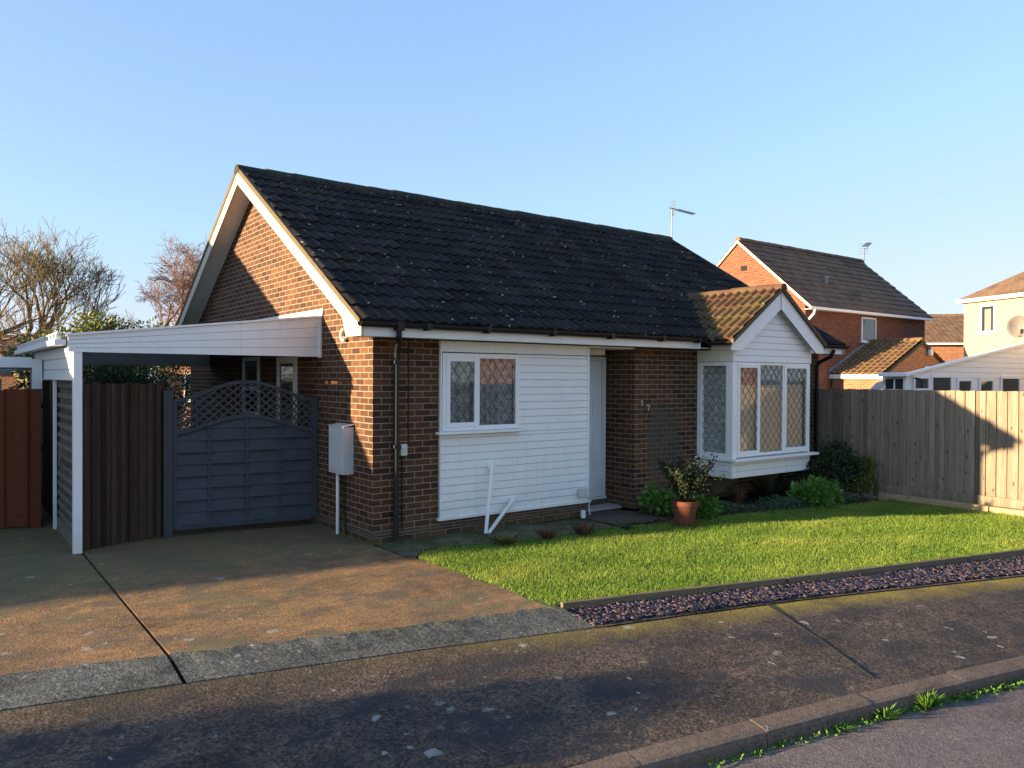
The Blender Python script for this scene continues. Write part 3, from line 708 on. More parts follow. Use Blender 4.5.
m = MB(); m.box(.93, 2.11, -.02, .2, 1.262, 1.298); m.box(.84, 2.14, -.125, -.02, 1.262, 1.296); m.build('window_sill', 'white', H, bevel=.004)
m = MB(); curtain(m, (.97, .05, 0), (2.05, .05, 0), 1.32, 2.25); m.build('net_curtain', 'lace', H)

# front door in the recess
D = MB(); D.box(3.43, 3.50, .60, .68, .12, 2.30); D.box(4.26, 4.325, .60, .68, .12, 2.30); D.box(3.5, 4.26, .60, .68, 2.235, 2.30); D.box(3.43, 4.325, .57, .70, .09, .122)
D.box(3.505, 4.255, .63, .67, .125, 2.232)
for a, b in ((3.56, 3.66), (3.70, 3.80), (3.84, 3.94), (3.98, 4.08), (4.12, 4.2)):
    D.box(a, a + .02, .618, .63, .25, 2.1); D.box(b - .012, b, .618, .63, .25, 2.1)
D.box(3.56, 4.2, .616, .63, .23, .25); D.box(3.56, 4.2, .616, .63, 2.1, 2.12)
dr = D.build('door', 'white', H, bevel=.003)
m = MB(); m.box(3.55, 3.575, .59, .61, 1.02, 1.25); m.bar((3.56, .575, 1.13), (3.66, .575, 1.13), .018, .018); m.build('handle', 'metal', dr)
m = MB(); m.box(4.325, 4.33, .57, .6, .1, 2.3)
m = MB(); m.box(3.41, 4.33, .52, .62, 0.012, .085); m.build('doorstep', 'damp', H)
# lamp over the door
m = MB(); m.box(3.5, 3.9, .18, .4, 2.31, 2.404); m.box(3.52, 3.88, .17, .18, 2.32, 2.395)
tag(m.build('porch_lamp', 'cream', bevel=.015, off=(3.7, .3, 2.4)), 'cream box lamp above the recessed front door', 'lamp')

# house number fixed to the bricks (1 and 7)
HN = thing('house_number', (4.58, 0, 1.55), 'small white house number 17 on bricks between door and bay window', 'house number')
m = MB(); m.box(4.497, 4.508, -.008, -.001, 1.545, 1.635); m.bar((4.478, -.005, 1.612), (4.503, -.005, 1.632), .007, .009, up=(0, 1, 0)); m.build('digit', 'cream', HN)
m = MB(); m.box(4.61, 4.67, -.008, -.001, 1.55, 1.56); m.bar((4.665, -.005, 1.553), (4.635, -.005, 1.468), .007, .011, up=(0, 1, 0)); m.build('digit', 'cream', HN)

# ---- bay window
BX0, BX1, BY = 5.77, 7.88, -.70
BZ0, BZ1 = .72, 2.23
bay = lights_x(H, BY + .05, (BX0 + .1, BX1 - .02, BZ0 + .02, BZ1), None, [6.475, 7.125], {0, 2}, proud=.04, fw=.045, lat=(.15, .172))
m = MB()
m.box(BX0, BX0 + .098, BY, BY + .13, BZ0, BZ1)                     # corner post
m.box(BX0 + .004, BX0 + .08, -.085, -.002, BZ0, BZ1)                # wall post
m.box(BX0 + .008, BX0 + .07, -.57, -.085, BZ0, BZ0 + .075); m.box(BX0 + .008, BX0 + .07, -.57, -.085, BZ1 - .06, BZ1)
m.build('bay_frame', 'white', H, bevel=.004); m = MB(); m.box(BX1 - .018, BX1 + .0, BY + .01, BY + .1, BZ0, BZ1); m.box(BX1 - .06, BX1, BY + .1, -.002, BZ0, .9); m.box(BX1 - .06, BX1, BY + .1, -.002, 2.1, BZ1); m.box(BX1 - .06, BX1, -.1, -.002, .9, 2.1)
m.build('bay_frame', 'white', H, bevel=.004)
m = MB(); m.add([(BX0 + .04, -.57, BZ0 + .075), (BX0 + .04, -.085, BZ0 + .075), (BX0 + .04, -.085, BZ1 - .06), (BX0 + .04, -.57, BZ1 - .06)], [(0, 1, 2, 3)])
p_ = m.build('bay_side_pane', 'glass', H); m = MB(); m.add([(BX1 - .03, -.6, .9), (BX1 - .03, -.1, .9), (BX1 - .03, -.1, 2.1), (BX1 - .03, -.6, 2.1)], [(0, 1, 2, 3)]); m.build('bay_side_pane', 'glass', H)
m = MB(); UPN[0] = (1, 0, 0); lattice(m, -.57, -.085, BZ0 + .075, BZ1 - .06, .14, .172, lambda y, z: (BX0 + .034, y, z), w=.0065, t=.004); m.build('lead_lattice', 'lead', p_)
UPN[0] = (0, 1, 0)
m = MB(); m.box(BX0 - .05, BX1 + .12, BY - .1, -.002, BZ0 - .04, BZ0 - .002); m.build('bay_sill', 'white', H, bevel=.006)
m = MB(); cladding(m, BX0 + .022, BX1 - .0, .425, BZ0 - .042, BY + .03, .1, .012); m.box(BX0 + .02, BX1, BY + .03, -.002, .43, BZ0 - .042)
cladding(m, BY + .032, -.003, .425, BZ0 - .042, BX0 + .02, .1, .012, n=(-1, 0, 0), axis='y'); m.box(BX0 - .006, BX0 + .022, BY - .002, BY + .03, .42, BZ0 - .042)
m.box(BX0 + .03, BX1 - .01, BY + .05, -.002, .41, .43); m.build('bay_skirt', 'clad', H)
m = MB(); m.prism([(6.15, -.002, .05), (6.15, -.1, .05), (6.15, -.52, .41), (6.15, -.002, .41)], (.1, 0, 0)); m.build('bay_bracket', 'edging', H); m = MB(); m.prism([(7.3, -.002, .05), (7.3, -.1, .05), (7.3, -.52, .41), (7.3, -.002, .41)], (.1, 0, 0)); m.build('bay_bracket', 'edging', H)
m = MB(); curtain(m, (BX0 + .12, BY + .12, 0), (BX1 - .1, BY + .12, 0), BZ0 + .02, BZ1 - .03); curtain(m, (BX0 + .11, BY + .13, 0), (BX0 + .11, -.03, 0), BZ0 + .02, BZ1 - .03, nrm=(1, 0, 0)); m.build('net_curtain', 'lace', H)
m = MB(); curtain(m, (5.9, BY + .075, 0), (7.78, BY + .075, 0), BZ0 + .03, 1.87, amp=.006, period=.14); m.build('pane_reflection_sheet', 'peach', H)  # added sheet imitating a peach reflection across the bay panes
m = MB(); m.box(5.95, 7.72, BY + .1, .25, BZ0 - .01, BZ0 + .01)
m.build('window_board', 'white', H)
# bay head: fascia bands and the clad gable
GX = 6.835; GY = -.82; GE, GR = 2.56, 3.44; HW = 1.26; GS = (GR - GE) / HW
gz = lambda x: GR - GS * abs(x - GX)
m = MB(); m.box(BX0 - .006, BX0 + .02, BY - .002, -.003, 2.235, 2.42); m.box(BX0 - .075, BX0 - .05, GY + .03, -.337, 2.42, 2.565); m.box(BX0 - .05, BX0 + .0, GY + .03, -.32, 2.42, 2.432)
m.build('bay_fascia', 'cream', H, bevel=.003); m = MB(); m.box(BX1 - .02, BX1 + .006, BY - .002, -.003, 2.235, 2.42); m.build('bay_fascia', 'cream', H, bevel=.003)
m = MB(); cladding(m, BX0, BX1, 2.235, 3.3, BY + .02, .105, .012, xr=lambda z: (max(BX0 + .022, GX - (GR - z - .1) / GS), min(BX1 - .022, GX + (GR - z - .1) / GS)))
m.prism([(BX0 + .02, BY + .021, 2.24), (BX1 - .02, BY + .021, 2.24), (BX1 - .02, BY + .021, 2.5), (GX, BY + .021, 3.32), (BX0 + .02, BY + .021, 2.5)], (0, .04, 0))
m.box(BX0, BX0 + .021, BY - .012, BY + .05, 2.235, 2.44); m.box(BX1 - .021, BX1, BY - .012, BY + .05, 2.235, 2.44)
m.build('gable_cladding', 'clad', H)
for s in (-1, 1):
    m = MB(); X = lambda a: GX + s * a; e = .002 * (s > 0)
    pts = [(X(e), GR - .05), (X(HW - .02), gz(GX + HW - .02) - .05), (X(HW - .02), 2.40), (X(HW - .26), 2.40), (X(e), GR - .05 - .30)]
    m.prism([(a, GY, b) for a, b in pts], (0, .03, 0)); m.build('bay_bargeboard', 'white', H, bevel=.003)
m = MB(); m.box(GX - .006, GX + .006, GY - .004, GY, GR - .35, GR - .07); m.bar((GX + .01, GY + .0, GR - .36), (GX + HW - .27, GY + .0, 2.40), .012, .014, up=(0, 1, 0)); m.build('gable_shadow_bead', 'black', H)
m = MB(); m.add([(GX - HW + .06, GY + .03, 2.262), (GX + HW - .06, GY + .03, 2.262), (GX + HW - .06, BY + .01, 2.262), (GX - HW + .06, BY + .01, 2.262)], [(0, 1, 2, 3)]) if False else m
s1 = V((1, 0, GS)).normalized(); s2 = V((-1, 0, GS)).normalized(); HL = HW * math.hypot(1, GS)
cut = lambda p: p[2] < roofz(p[1]) - .03 and p[1] > -.3
tile_roof('bay_roof', 'tile_moss', H, (GX - HW, 1.5, GE), (0, -1, 0), s1, 2.36, HL, gauge=.32, per=.165, roll=.052, lift=.03, spp=8, clip=cut, seed=4)
tile_roof('bay_roof', 'tile_moss', H, (GX + HW, GY - .04, GE), (0, 1, 0), s2, 2.36, HL, gauge=.32, per=.165, roll=.052, lift=.03, spp=8, clip=cut, seed=5)
ridge_tiles('bay_ridge', 'tile_moss', H, (GX, 1.12, GR + .0), (GX, GY - .05, GR + .0), .085)
for s in (-1, 1):
    m = MB(); X = lambda a: GX + s * a
    m.prism([(X(0.002), GY - .045, GR - .05), (X(HW + .01), GY - .045, GE - .055), (X(HW + .01), GY - .045, GE + .01), (X(0.002), GY - .045, GR + .02)], (0, .05, 0)); m.build('bay_verge', 'verge', H)
m = MB()  # inside deck of the bay roof keeps it light-tight
m.prism([(GX - HW + .08, BY + .08, GE - .01), (GX + HW - .08, BY + .08, GE - .01), (GX, BY + .08, GR - .05)], (0, 1.6, 0)); m.build('bay_roof_deck', 'dark', H)
m = MB()  # gutters of the bay
for sx in (-1,):
    P = [(math.cos(math.pi + math.pi * k / 8) * .05, math.sin(math.pi + math.pi * k / 8) * .05) for k in range(9)]; P += [(a * .86, b * .86) for a, b in P[::-1]]
    x = GX + sx * (HW + .015); m.prism([(x + a, GY, 2.53 + b) for a, b in P], (0, .44, 0))
m.build('bay_gutter', 'black', H); m = MB(); x = GX + HW + .02; m.prism([(x + a, GY + .02, 2.53 + b) for a, b in P], (0, .5, 0)); m.tube([(x, -.42, 2.49), (x - .05, -.3, 2.35), (8.02, -.06, 2.2), (8.02, -.06, -.05)], .034, 8)
m.build('bay_gutter', 'black', H)
# lead valley on the left of the bay roof
m = MB(); m.bar((5.56, -.33, 2.625), (GX - .02, 1.13, 3.5), .07, .012, up=(-.2, -.5, 1)); m.build('valley_flashing', 'dark', H)
# windows in the west gable wall, under the carport
def lights_w(parent, x, y0, y1, z0, z1, fw=.06, door=False, off=None):
    m = MB(); m.box(x - .035, x - .001, y0, y0 + fw, z0, z1); m.box(x - .035, x - .001, y1 - fw, y1, z0, z1); m.box(x - .035, x - .001, y0 + fw, y1 - fw, z1 - fw, z1); m.box(x - .035, x - .001, y0 + fw, y1 - fw, z0, z0 + fw * (1 if not door else 2.5))
    if not door: m.box(x - .08, x - .001, y0 - .04, y1 + .04, z0 - .04, z0 - .001); m.box(x - .034, x - .001, y0 + fw, y1 - fw, z0 + (z1 - z0) * .42, z0 + (z1 - z0) * .42 + .07)
    fr = m.build('door' if door else 'window', 'white', parent, bevel=.003, off=off)
    m = MB(); m.box(x - .012, x - .002, y0 + fw, y1 - fw, z0 + fw, z1 - fw); m.build('pane', 'dglass', fr, off=off)
    return fr
lights_w(H, 0, 3.88, 4.66, 1.35, 2.28)
lights_w(H, 0, 2.33, 3.08, .12, 2.25, .09, True)

# security light ring on the gable
m = MB(); c = V((-.05, .71, 2.49)); pts = [c + V((0, math.cos(a) * .07, math.sin(a) * .07)) for a in np.linspace(-2.2, 1.9, 14)]; m.tube(pts, .016, 6); m.tube([c + V((.049, 0, -.03)), c + V((0, 0, -.06))], .02, 6)
tag(m.build('cable_hook', 'white', off=(0, .71, 2.49)), 'white curled hook on the gable bricks near the eaves', 'hook')
# meter box + conduit
t_ = thing('meter_box', (0, .75, .02), 'grey meter box on the brick gable wall beside the gate', 'meter box')
m = MB(); m.box(-.14, -.002, .50, .93, .78, 1.36); m.prism([(-.15, .485, 1.36), (-.15, .945, 1.36), (-.002, .945, 1.385), (-.002, .485, 1.385)], (0, 0, .006)); m.build('case', 'meter', t_, bevel=.012)
m = MB(); m.box(-.15, -.14, .52, .91, .82, 1.32); m.build('door', 'meter', t_, bevel=.006)
m = MB(); m.tube([(-.05, .86, .8), (-.05, .86, .0)], .022, 8); m.build('conduit', 'white', t_)
m = MB(); m.tube([(-.03, .72, .8), (-.03, .72, .3), (-.03, .66, .02)], .012, 6); m.build('cable', 'black', t_)
# small box beside the downpipe
t_ = thing('outdoor_switch', (.39, 0, 1.1), 'small white switch box on the bricks beside the black downpipe', 'switch')
m = MB(); m.box(.345, .435, -.06, -.001, 1.03, 1.17); m.build('case', 'cream', t_, bevel=.012)
m = MB(); m.box(.37, .41, -.068, -.06, 1.085, 1.125); m.build('rocker', 'meter', t_)
m = MB(); m.tube([(.47, -.012, 2.4), (.47, -.012, 1.16)], .008, 5); m.tube([(.39, -.012, 1.04), (.39, -.012, .15)], .008, 5); m.build('cable', 'black', t_)
# grey junction box at the foot of the cladding
t_ = thing('junction_box', (3.24, -.05, .3), 'grey junction box with a cable at the foot of the white cladding', 'junction box')
m = MB(); m.box(3.17, 3.31, -.11, -.047, .29, .41); m.build('case', 'meter', t_, bevel=.008)
m = MB(); m.tube([(3.3, -.08, .3), (3.36, -.08, .24), (3.36, -.07, .1), (3.34, -.12, .03)], .009, 6); m.build('cable', 'meter', t_)
m = MB(); m.lathe([(.035, 0), (.035, .1), (.03, .105)], (3.17, -.16, .012), 12)
tag(m.build('pipe_stub', 'white', off=(3.17, -.16, .01)), 'short white pipe stub standing on the paving below the junction box', 'pipe')
# two white rails leaning against the cladding
def rail(p, q, lab):
    m = MB(); m.tube([p, q], .024, 10); m.box(q[0] - .045, q[0] + .045, -.075, -.034, q[2] - .05, q[2] + .03); tag(m.build('grab_rail', 'white', off=(p[0], p[1], 0)), lab, 'rail', 'white rails leaning on the cladding')
rail((1.41, -.3, .02), (1.66, -.08, .84), 'upright white rail leaning against the white cladding below the window')
rail((1.45, -.3, .02), (2.0, -.08, .36), 'short slanting white rail propped low against the white cladding')

# tv aerial on the ridge
def aerial(loc, lab, h=.75, boom=(1.15, -.25, -.28), grp=None, s=1, mastr=.014):
    t = thing('tv_aerial', loc, lab, 'aerial', grp); x, y, z = loc
    m = MB(); m.tube([(x, y, z - .15), (x + .02, y, z + h)], mastr, 6); m.box(x - .05, x + .05, y - .04, y + .04, z - .12, z - .05); m.build('mast', 'metal', t)
    b0 = V((x - .08, y, z + h)); d = V(boom) * s; m = MB(); m.tube([b0, b0 + V((.22, 0, 0)) * s, b0 + d], .011, 6)
    side = V(boom).cross(V((0, 0, 1))).normalized()
    for k in range(15):
        p = b0 + d * (.28 + .72 * k / 14); m.tube([p - side * .1 * s, p + side * .1 * s], .006, 4)
    m.build('boom', 'metal', t)
    m = MB()
    for k in range(5):
        dz = (k - 2) * .075 * s; m.tube([b0 + V((.12, 0, dz)) - side * .16 * s, b0 + V((.12, 0, dz)) + side * .16 * s], .006, 4)
    m.tube([b0 + V((.12, 0, -.17 * s)), b0 + V((.12, 0, .2 * s))], .009, 4); m.build('reflector', 'metal', t)
aerial((9.56, 3.92, RZ - .02), 'thin tv aerial on the far ridge end of the brown brick bungalow', boom=(.6, -.22, -.1), h=.72)

# ------------------------------------------------------------------ carport
CP = thing('carport', (-1.4, 1.5, 0), 'white lean-to carport with sloping clad fascia beside the bungalow', 'carport')
cz = lambda x: 2.76 + (x / 2.93) * .35
m = MB(); N_ = 4
for k in range(N_):
    lo = lambda x: 2.235 + (cz(x) - 2.235) * k / N_; hi = lambda x: 2.235 + (cz(x) - 2.235) * (k + 1) / N_ - .006
    m.prism([(-2.93, 1.49, lo(-2.93)), (-.03, 1.49, lo(-.03)), (-.03, 1.49, hi(-.03)), (-2.93, 1.49, hi(-2.93))], (0, .02, 0))
m.prism([(-2.93, 1.51, 2.24), (-.03, 1.51, 2.24), (-.03, 1.51, cz(-.03) - .01), (-2.93, 1.51, cz(-2.93) - .01)], (0, .03, 0))
m.build('fascia', 'clad', CP)
m = MB(); m.box(-.03, -.005, 1.47, 1.55, 2.225, 2.8); m.prism([(-2.95, 1.465, cz(-2.95)), (-.0, 1.465, cz(0)), (-.0, 1.465, cz(0) + .025), (-2.95, 1.465, cz(-2.95) + .025)], (0, .06, 0)); m.build('trim', 'white', CP)
m = MB(); m.box(-2.88, -2.79, 1.50, 1.59, 0, 2.25); m.build('post', 'white', CP, bevel=.006)
m = MB(); m.box(-2.885, -2.845, 3.22, 3.27, 0, 2.0); m.build('post', 'white', CP, bevel=.004)
m = MB(); m.box(-2.86, -2.78, 6.4, 6.48, 0, 2.2); m.build('post', 'white', CP, bevel=.004)
m = MB(); m.prism([(-3.02, 1.53, cz(-3.02)), (-.01, 1.53, cz(0)), (-.01, 1.53, cz(0) + .02), (-3.02, 1.53, cz(-3.02) + .02)], (0, 5.2, 0)); m.build('roof', 'polycarb', CP)
for x in (-2.25, -1.65, -1.05, -.45):
    m = MB(); m.box(x - .025, x + .025, 1.56, 6.55, cz(x) - .17, cz(x) - .012); m.build('rafter', 'joist', CP)
m = MB(); m.box(-2.86, -2.80, 1.6, 6.7, 2.1, 2.23); m.build('beam', 'white', CP)
m = MB(); m.prism([(-2.8, 6.6, 2.16), (-.02, 6.6, 2.16), (-.02, 6.6, cz(0) - .01), (-2.8, 6.6, cz(-2.8) - .01)], (0, .06, 0)); m.build('back_fascia', 'polycarb', CP)
m = MB(); cladding(m, 1.6, 5.4, 1.92, 2.32, -2.87, .13, .01, n=(-1, 0, 0), axis='y'); cladding(m, 1.6, 5.4, 1.92, 2.32, -2.84, .13, .01, n=(1, 0, 0), axis='y'); m.build('side_cladding', 'clad', CP)
m = MB(); m.box(-3.06, -2.95, 1.49, 6.7, 2.31, 2.37)
for k in range(17): y = 1.55 + k * .3; m.box(-3.04, -2.99, y, y + .07, 2.37, 2.43)
m.box(-3.04, -2.99, 1.49, 6.7, 2.43, 2.445); m.build('eaves_trim', 'white', CP)
m = MB(); m.prism([(-.03, 1.42, 2.77), (-.001, 1.42, 2.77), (-.001, 1.42, 2.87), (-.012, 1.42, 2.87)], (0, 5.2, 0)); m.build('wall_flashing', 'cream', CP)

# trellis on the open side
T = thing('trellis_panel', (-2.81, 2.4, 0), 'grey-brown slatted trellis panel between the white carport posts', 'trellis')
m = MB()
for k in range(14): z = .2 + k * .125; m.box(-2.835, -2.815, 1.6, 3.28, z, z + .05)
m.build('slat', 'lattice_dark', T)
m = MB()
for k in range(12): y = 1.66 + k * .14; m.box(-2.813, -2.80, y, y + .04, .15, 1.9)
m.build('lattice_bar', 'lattice_dark', T)
m = MB(); m.box(-2.845, -2.795, 1.6, 3.28, 0.0, .15); m.build('board', 'lattice_dark', T); m = MB(); m.box(-2.84, -2.795, 1.6, 3.28, 1.88, 1.92); m.build('board', 'lattice_dark', T)
m = MB()
for k in range(40): z = .05; y = 3.34 + k * .08; m.box(-2.83, -2.81, y, y + .076, z, 1.9)
tag(m.build('dark_fence', 'fence_dark', off=(-2.82, 4.9, 0)), 'dark boarded side fence running back beyond the trellis under the carport', 'fence', 'dark stained fences')

def board_fence(name, p, q, h, mat, lab, grp=None, bw=.054, th=.016, h0=.02, post=True, seed=1, lap=.022, rail=True):
    p = V(p); q = V(q); L = (q - p).length; t = thing(name, p, lab, 'fence', grp, rz=math.atan2(q.y - p.y, q.x - p.x), local=True); g = random.Random(seed)
    m = MB(); x = 0; k = 0
    while x < L - .02:
        o = .0 if k % 2 else lap; b = min(bw, L - x); dz = g.uniform(-.008, .008); tw = g.uniform(-.003, .003)
        e = .0 if k % 2 == 0 else .012; xa, xb = max(0, x - e), min(L, x + b + e)
        m.prism([(xa, -o - th + tw, h0), (xb, -o - th - tw, h0), (xb, -o, h0), (xa, -o, h0)], (0, 0, h - h0 + dz)); x += b; k += 1
    m.build('boards', mat, t, off=(0, 0, 0))
    for z in (.3, h * .55, h - .25): m = MB(); m.box(0, L, .0, .04, z, z + .07); m.build('rail', mat, t, off=(0, 0, 0))
    return t, L
board_fence('dark_fence', (-2.785, 1.665, 0), (-1.845, 1.935, 0), 1.88, 'fence_dark', 'dark brown board fence between the white carport post and the grey gate', 'dark stained fences')
t_, L_ = board_fence('red_brown_fence', (-8.0, 4.95, 0), (-2.98, 3.5, 0), 1.79, 'fence_red', 'red-brown board fence at the left edge behind the drive', bw=.13)
m = MB(); m.box(L_ - .1, L_ + .0, -.07, -.041, 0, 1.8); m.build('post', 'fence_red', t_, off=(0, 0, 0))

# ------------------------------------------------------------------ gate
gp = V((-1.87, 1.87, 0)); gq = V((0.0, 1.6, 0)); GL = (gq - gp).length
G = thing('garden_gate', gp, 'dark slate-grey gate with arched lattice top under the carport', 'gate', rz=math.atan2(gq.y - gp.y, gq.x - gp.x), local=True)
Z3 = (0, 0, 0)
m = MB(); m.box(0, .10, -.05, .05, 0, 1.80); m.build('post', 'gate', G, off=Z3, bevel=.005)
m = MB(); m.box(GL - .05, GL - .005, -.03, .04, .04, 1.7); m.build('post', 'gate', G, off=Z3, bevel=.005)
gx0, gx1 = .106, GL - .055; gw = gx1 - gx0
tz = lambda x: 1.67 + .235 * (math.sin(math.pi * min(1, max(0, (x - gx0) / gw))) ** 1.6)
bz = lambda x: 1.27 + .20 * (math.sin(math.pi * min(1, max(0, (x - gx0) / gw))) ** 1.6)
m = MB(); xs = np.linspace(gx0, gx1, 25)
for f in (tz, bz):
    for a, b in zip(xs, xs[1:]): m.prism([(a, -.03, f(a) - .025), (b, -.03, f(b) - .025), (b, -.03, f(b) + .02), (a, -.03, f(a) + .02)], (0, .05, 0))
m.box(gx0 - .005, gx0 + .045, -.028, .03, .1, tz(gx0) - .02); m.box(gx1 - .045, gx1 + .005, -.028, .03, .1, tz(gx1) - .02); m.box(gx0 + .045, gx1 - .045, -.028, .03, .08, .14)
m.build('frame', 'gate', G, off=Z3)
m = MB()
for s in (1, -1):
    for k in range(-8, 34):
        pts = []
        for i in range(60):
            x = gx0 + .03 + (gw - .06) * i / 59; z = 1.2 + s * (x - gx0) * .85 - s * .0 + (k * .098 - (.0 if s > 0 else -.0)) * 1 + (-.9 if s > 0 else 0)
            if bz(x) < z < tz(x): pts.append((x, z))
        if len(pts) > 1: a, b = pts[0], pts[-1]; yo = -.012 if s > 0 else .002; m.bar((a[0], yo, a[1]), (b[0], yo, b[1]), .010, .022, up=(0, 1, 0)) if False else m.bar((a[0], yo, a[1]), (b[0], yo, b[1]), .022, .010, up=(0, 1, 0))
m.build('lattice', 'gate', G, off=Z3)
m = MB(); nb = 9; bats = [gx0 + gw * t for t in (.24, .5, .74)]; us = np.linspace(gx0 + .045, gx1 - .045, 33)
for r in range(nb):
    z0 = .14 + r * .148; zt = lambda u: min(z0 + .165, bz(u) - .02)
    w = lambda u: .009 * math.sin(2 * math.pi * (u - gx0) / gw * 2) * (1 if r % 2 else -1)
    for u0, u1 in zip(us, us[1:]):
        if zt(u0) > z0 + .012 and zt(u1) > z0 + .012:
            m.prism([(u0, -.03 + w(u0), z0), (u1, -.03 + w(u1), z0), (u1, .004 + w(u1), zt(u1)), (u0, .004 + w(u0), zt(u0))], (0, .010, 0))
m.build('boards', 'gate', G, off=Z3)
m = MB()
for i, b in enumerate(bats):
    m.box(b - .018, b + .018, .02, .03, .12, bz(b) - .02)
    for q in range(9):
        z0 = .14 + q * .148
        if z0 + .06 < bz(b) - .03: m.box(b - .014, b + .014, -.036, -.031, z0 + .04, min(z0 + .15, bz(b) - .03))
m.build('batten', 'gate', G, off=Z3)

# ------------------------------------------------------------------ right-hand boundary
F = thing('boarded_fence', (9.2, -2, -.1), 'tall weathered brown board fence along the right side of the lawn', 'fence')
m = MB(); g = random.Random(4); y = -.08; k = 0
while y > -4.9:
    b = .077; e = .014 if k % 2 else 0; o = (0 if k % 2 else .02) + g.uniform(0, .004); zt = 1.79 + g.uniform(-.006, .006)
    m.box(9.2 - o, 9.218 - o, y - b - e, y + e, .05, zt); y -= b - (.0); k += 1
m.build('boards', 'fence', F)
m = MB(); m.box(9.17, 9.3, -.075, -.003, -.1, 1.8); m.build('post', 'fence', F)
m = MB(); m.box(9.135, 9.176, -4.9, -.95, .0, .14); m.build('gravel_board', 'fence', F)
m = MB(); [m.box(9.22, 9.26, -4.9, -.1, z, z + .08) for z in (.35, 1.0, 1.6)]; [m.box(9.22, 9.32, y, y + .1, -.1, 1.7) for y in (-4.8, -3, -1.2)]; m.build('rail', 'fence', F)
for i, (a, b, lab) in enumerate(((-1.3, -3.05, 'pale timber sleeper at the fence foot nearest the corner shrub'), (-3.07, -4.9, 'pale timber sleeper at the fence foot towards the pavement'))):
    m = MB(); m.box(9.0, 9.125, b, a, -.12, .0)
    tag(m.build('timber_sleeper', 'timber', off=(9.06, (a + b) / 2, -.12), bevel=.008), lab, 'sleeper', 'timber sleepers along the fence foot')

# ------------------------------------------------------------------ plants by the house
def stems(m, base, n, h, spread, r=.004, seed=0, curve=.3, sides=4):
    g = random.Random(seed); tips = []
    for k in range(n):
        a = g.uniform(0, 6.28); s = g.uniform(.1, 1) * spread; hh = h * g.uniform(.6, 1); b = V(base) + V((math.cos(a) * .03, math.sin(a) * .03, 0))
        p1 = b + V((math.cos(a) * s * .35, math.sin(a) * s * .35, hh * .55)); p2 = b + V((math.cos(a) * s, math.sin(a) * s, hh)); m.tube([b, p1, p2], [r, r * .8, r * .4], sides); tips.append((b, p1, p2))
    return tips
PT = thing('terracotta_pot', (4.08, -1.21, -.035), 'terracotta pot standing on the lawn edge in front of the bay window', 'pot')
m = MB(); m.lathe([(.11, 0), (.125, .02), (.165, .25), (.17, .26), (.18, .26), (.183, .32), (.17, .325), (.158, .315), (.15, .28), (.02, .262)], (4.08, -1.21, -.035 + .02), 28); m.build('pot_body', 'terracotta', PT, smooth=False)
m = MB(); m.lathe([(.15, 0), (.18, .008), (.19, .03), (.182, .03), (.15, .012)], (4.08, -1.21, -.04), 28); m.build('saucer', 'terracotta', PT)
m = MB(); m.lathe([(.17, .0), (.02, .006)], (4.08, -1.21, .255), 20); m.build('compost', 'soil', PT)
PS = thing('potted_shrub', (4.08, -1.21, .25), 'thin dark-leaved shrub growing in the terracotta pot', 'shrub')
m = MB(); tips = stems(m, (4.08, -1.21, .25), 26, .62, .46, .006, 3)
tips += [(V((4.1, -1.21, .25)), V((4.2, -1.24, .6)), V((4.36, -1.27, .88)))]; m.tube(list(tips[-1]), [.006, .005, .003], 4)
m.build('stem', 'stem', PS)
cc = []; dd = []
for b, p1, p2 in tips:
    for k in range(95):
        t = rng.uniform(.25, 1.02); p = (b.lerp(p1, t * 2) if t < .5 else p1.lerp(p2, t * 2 - 1)); cc.append(np.array(p) + rng.normal(0, .028, 3)); dd.append(rng.normal(0, 1, 3) + np.array([0, 0, .2]))
v, f = leaves(np.array(cc), np.array(dd), .045, .65); np_mesh('foliage', v, f, 'leaf_purple', PS, rng.uniform(0, 1, len(cc)), off=(4.08, -1.21, .25))

def leafy(name, c, rad, n, size, mat, lab, cat='plant', seed=0, clumps=14, aspect=.6, grp=None, up=.3, stem_h=None):
    t = thing(name, (c[0], c[1], c[2]), lab, cat, grp); cz_ = c[2] + rad[2] * .55
    bush(t, 'foliage', (c[0], c[1], cz_), rad, n, size, mat, aspect, clumps, up, seed)
    m = MB(); stems(m, c, 14, rad[2] * 1.2, (rad[0] + rad[1]) * .35, .006, seed); m.build('stem', 'bark', t); return t
leafy('leafy_plant', (4.42, -.42, -.03), (.3, .24, .3), 650, .085, 'leaf_bright', 'bright green leafy plant growing left of the terracotta pot', seed=21, grp='bright leafy plants in the flower bed')
leafy('leafy_plant', (4.75, -.95, -.05), (.3, .22, .22), 750, .075, 'leaf_bright', 'bright green leafy plant just right of the terracotta pot', seed=22, grp='bright leafy plants in the flower bed')
leafy('leafy_plant', (7.32, -1.15, -.08), (.5, .36, .32), 1400, .085, 'leaf_bright', 'large bright green leafy clump at the foot of the dark corner shrub', seed=23, clumps=22, grp='bright leafy plants in the flower bed')
leafy('corner_shrub', (8.35, -.8, -.09), (.78, .45, .78), 7500, .05, 'leaf_dark', 'big dark green shrub in the corner between bay window and fence', 'shrub', seed=24, clumps=30)
leafy('corner_shrub', (8.75, -1.15, -.09), (.3, .25, .62), 2200, .045, 'leaf_laurel', 'olive twiggy shrub leaning against the fence beside the dark shrub', 'shrub', seed=25, clumps=14)
t = thing('ground_cover', (6.2, -.85, -.06), 'low grey-green ground cover under the bay window', 'plant'); t2 = t
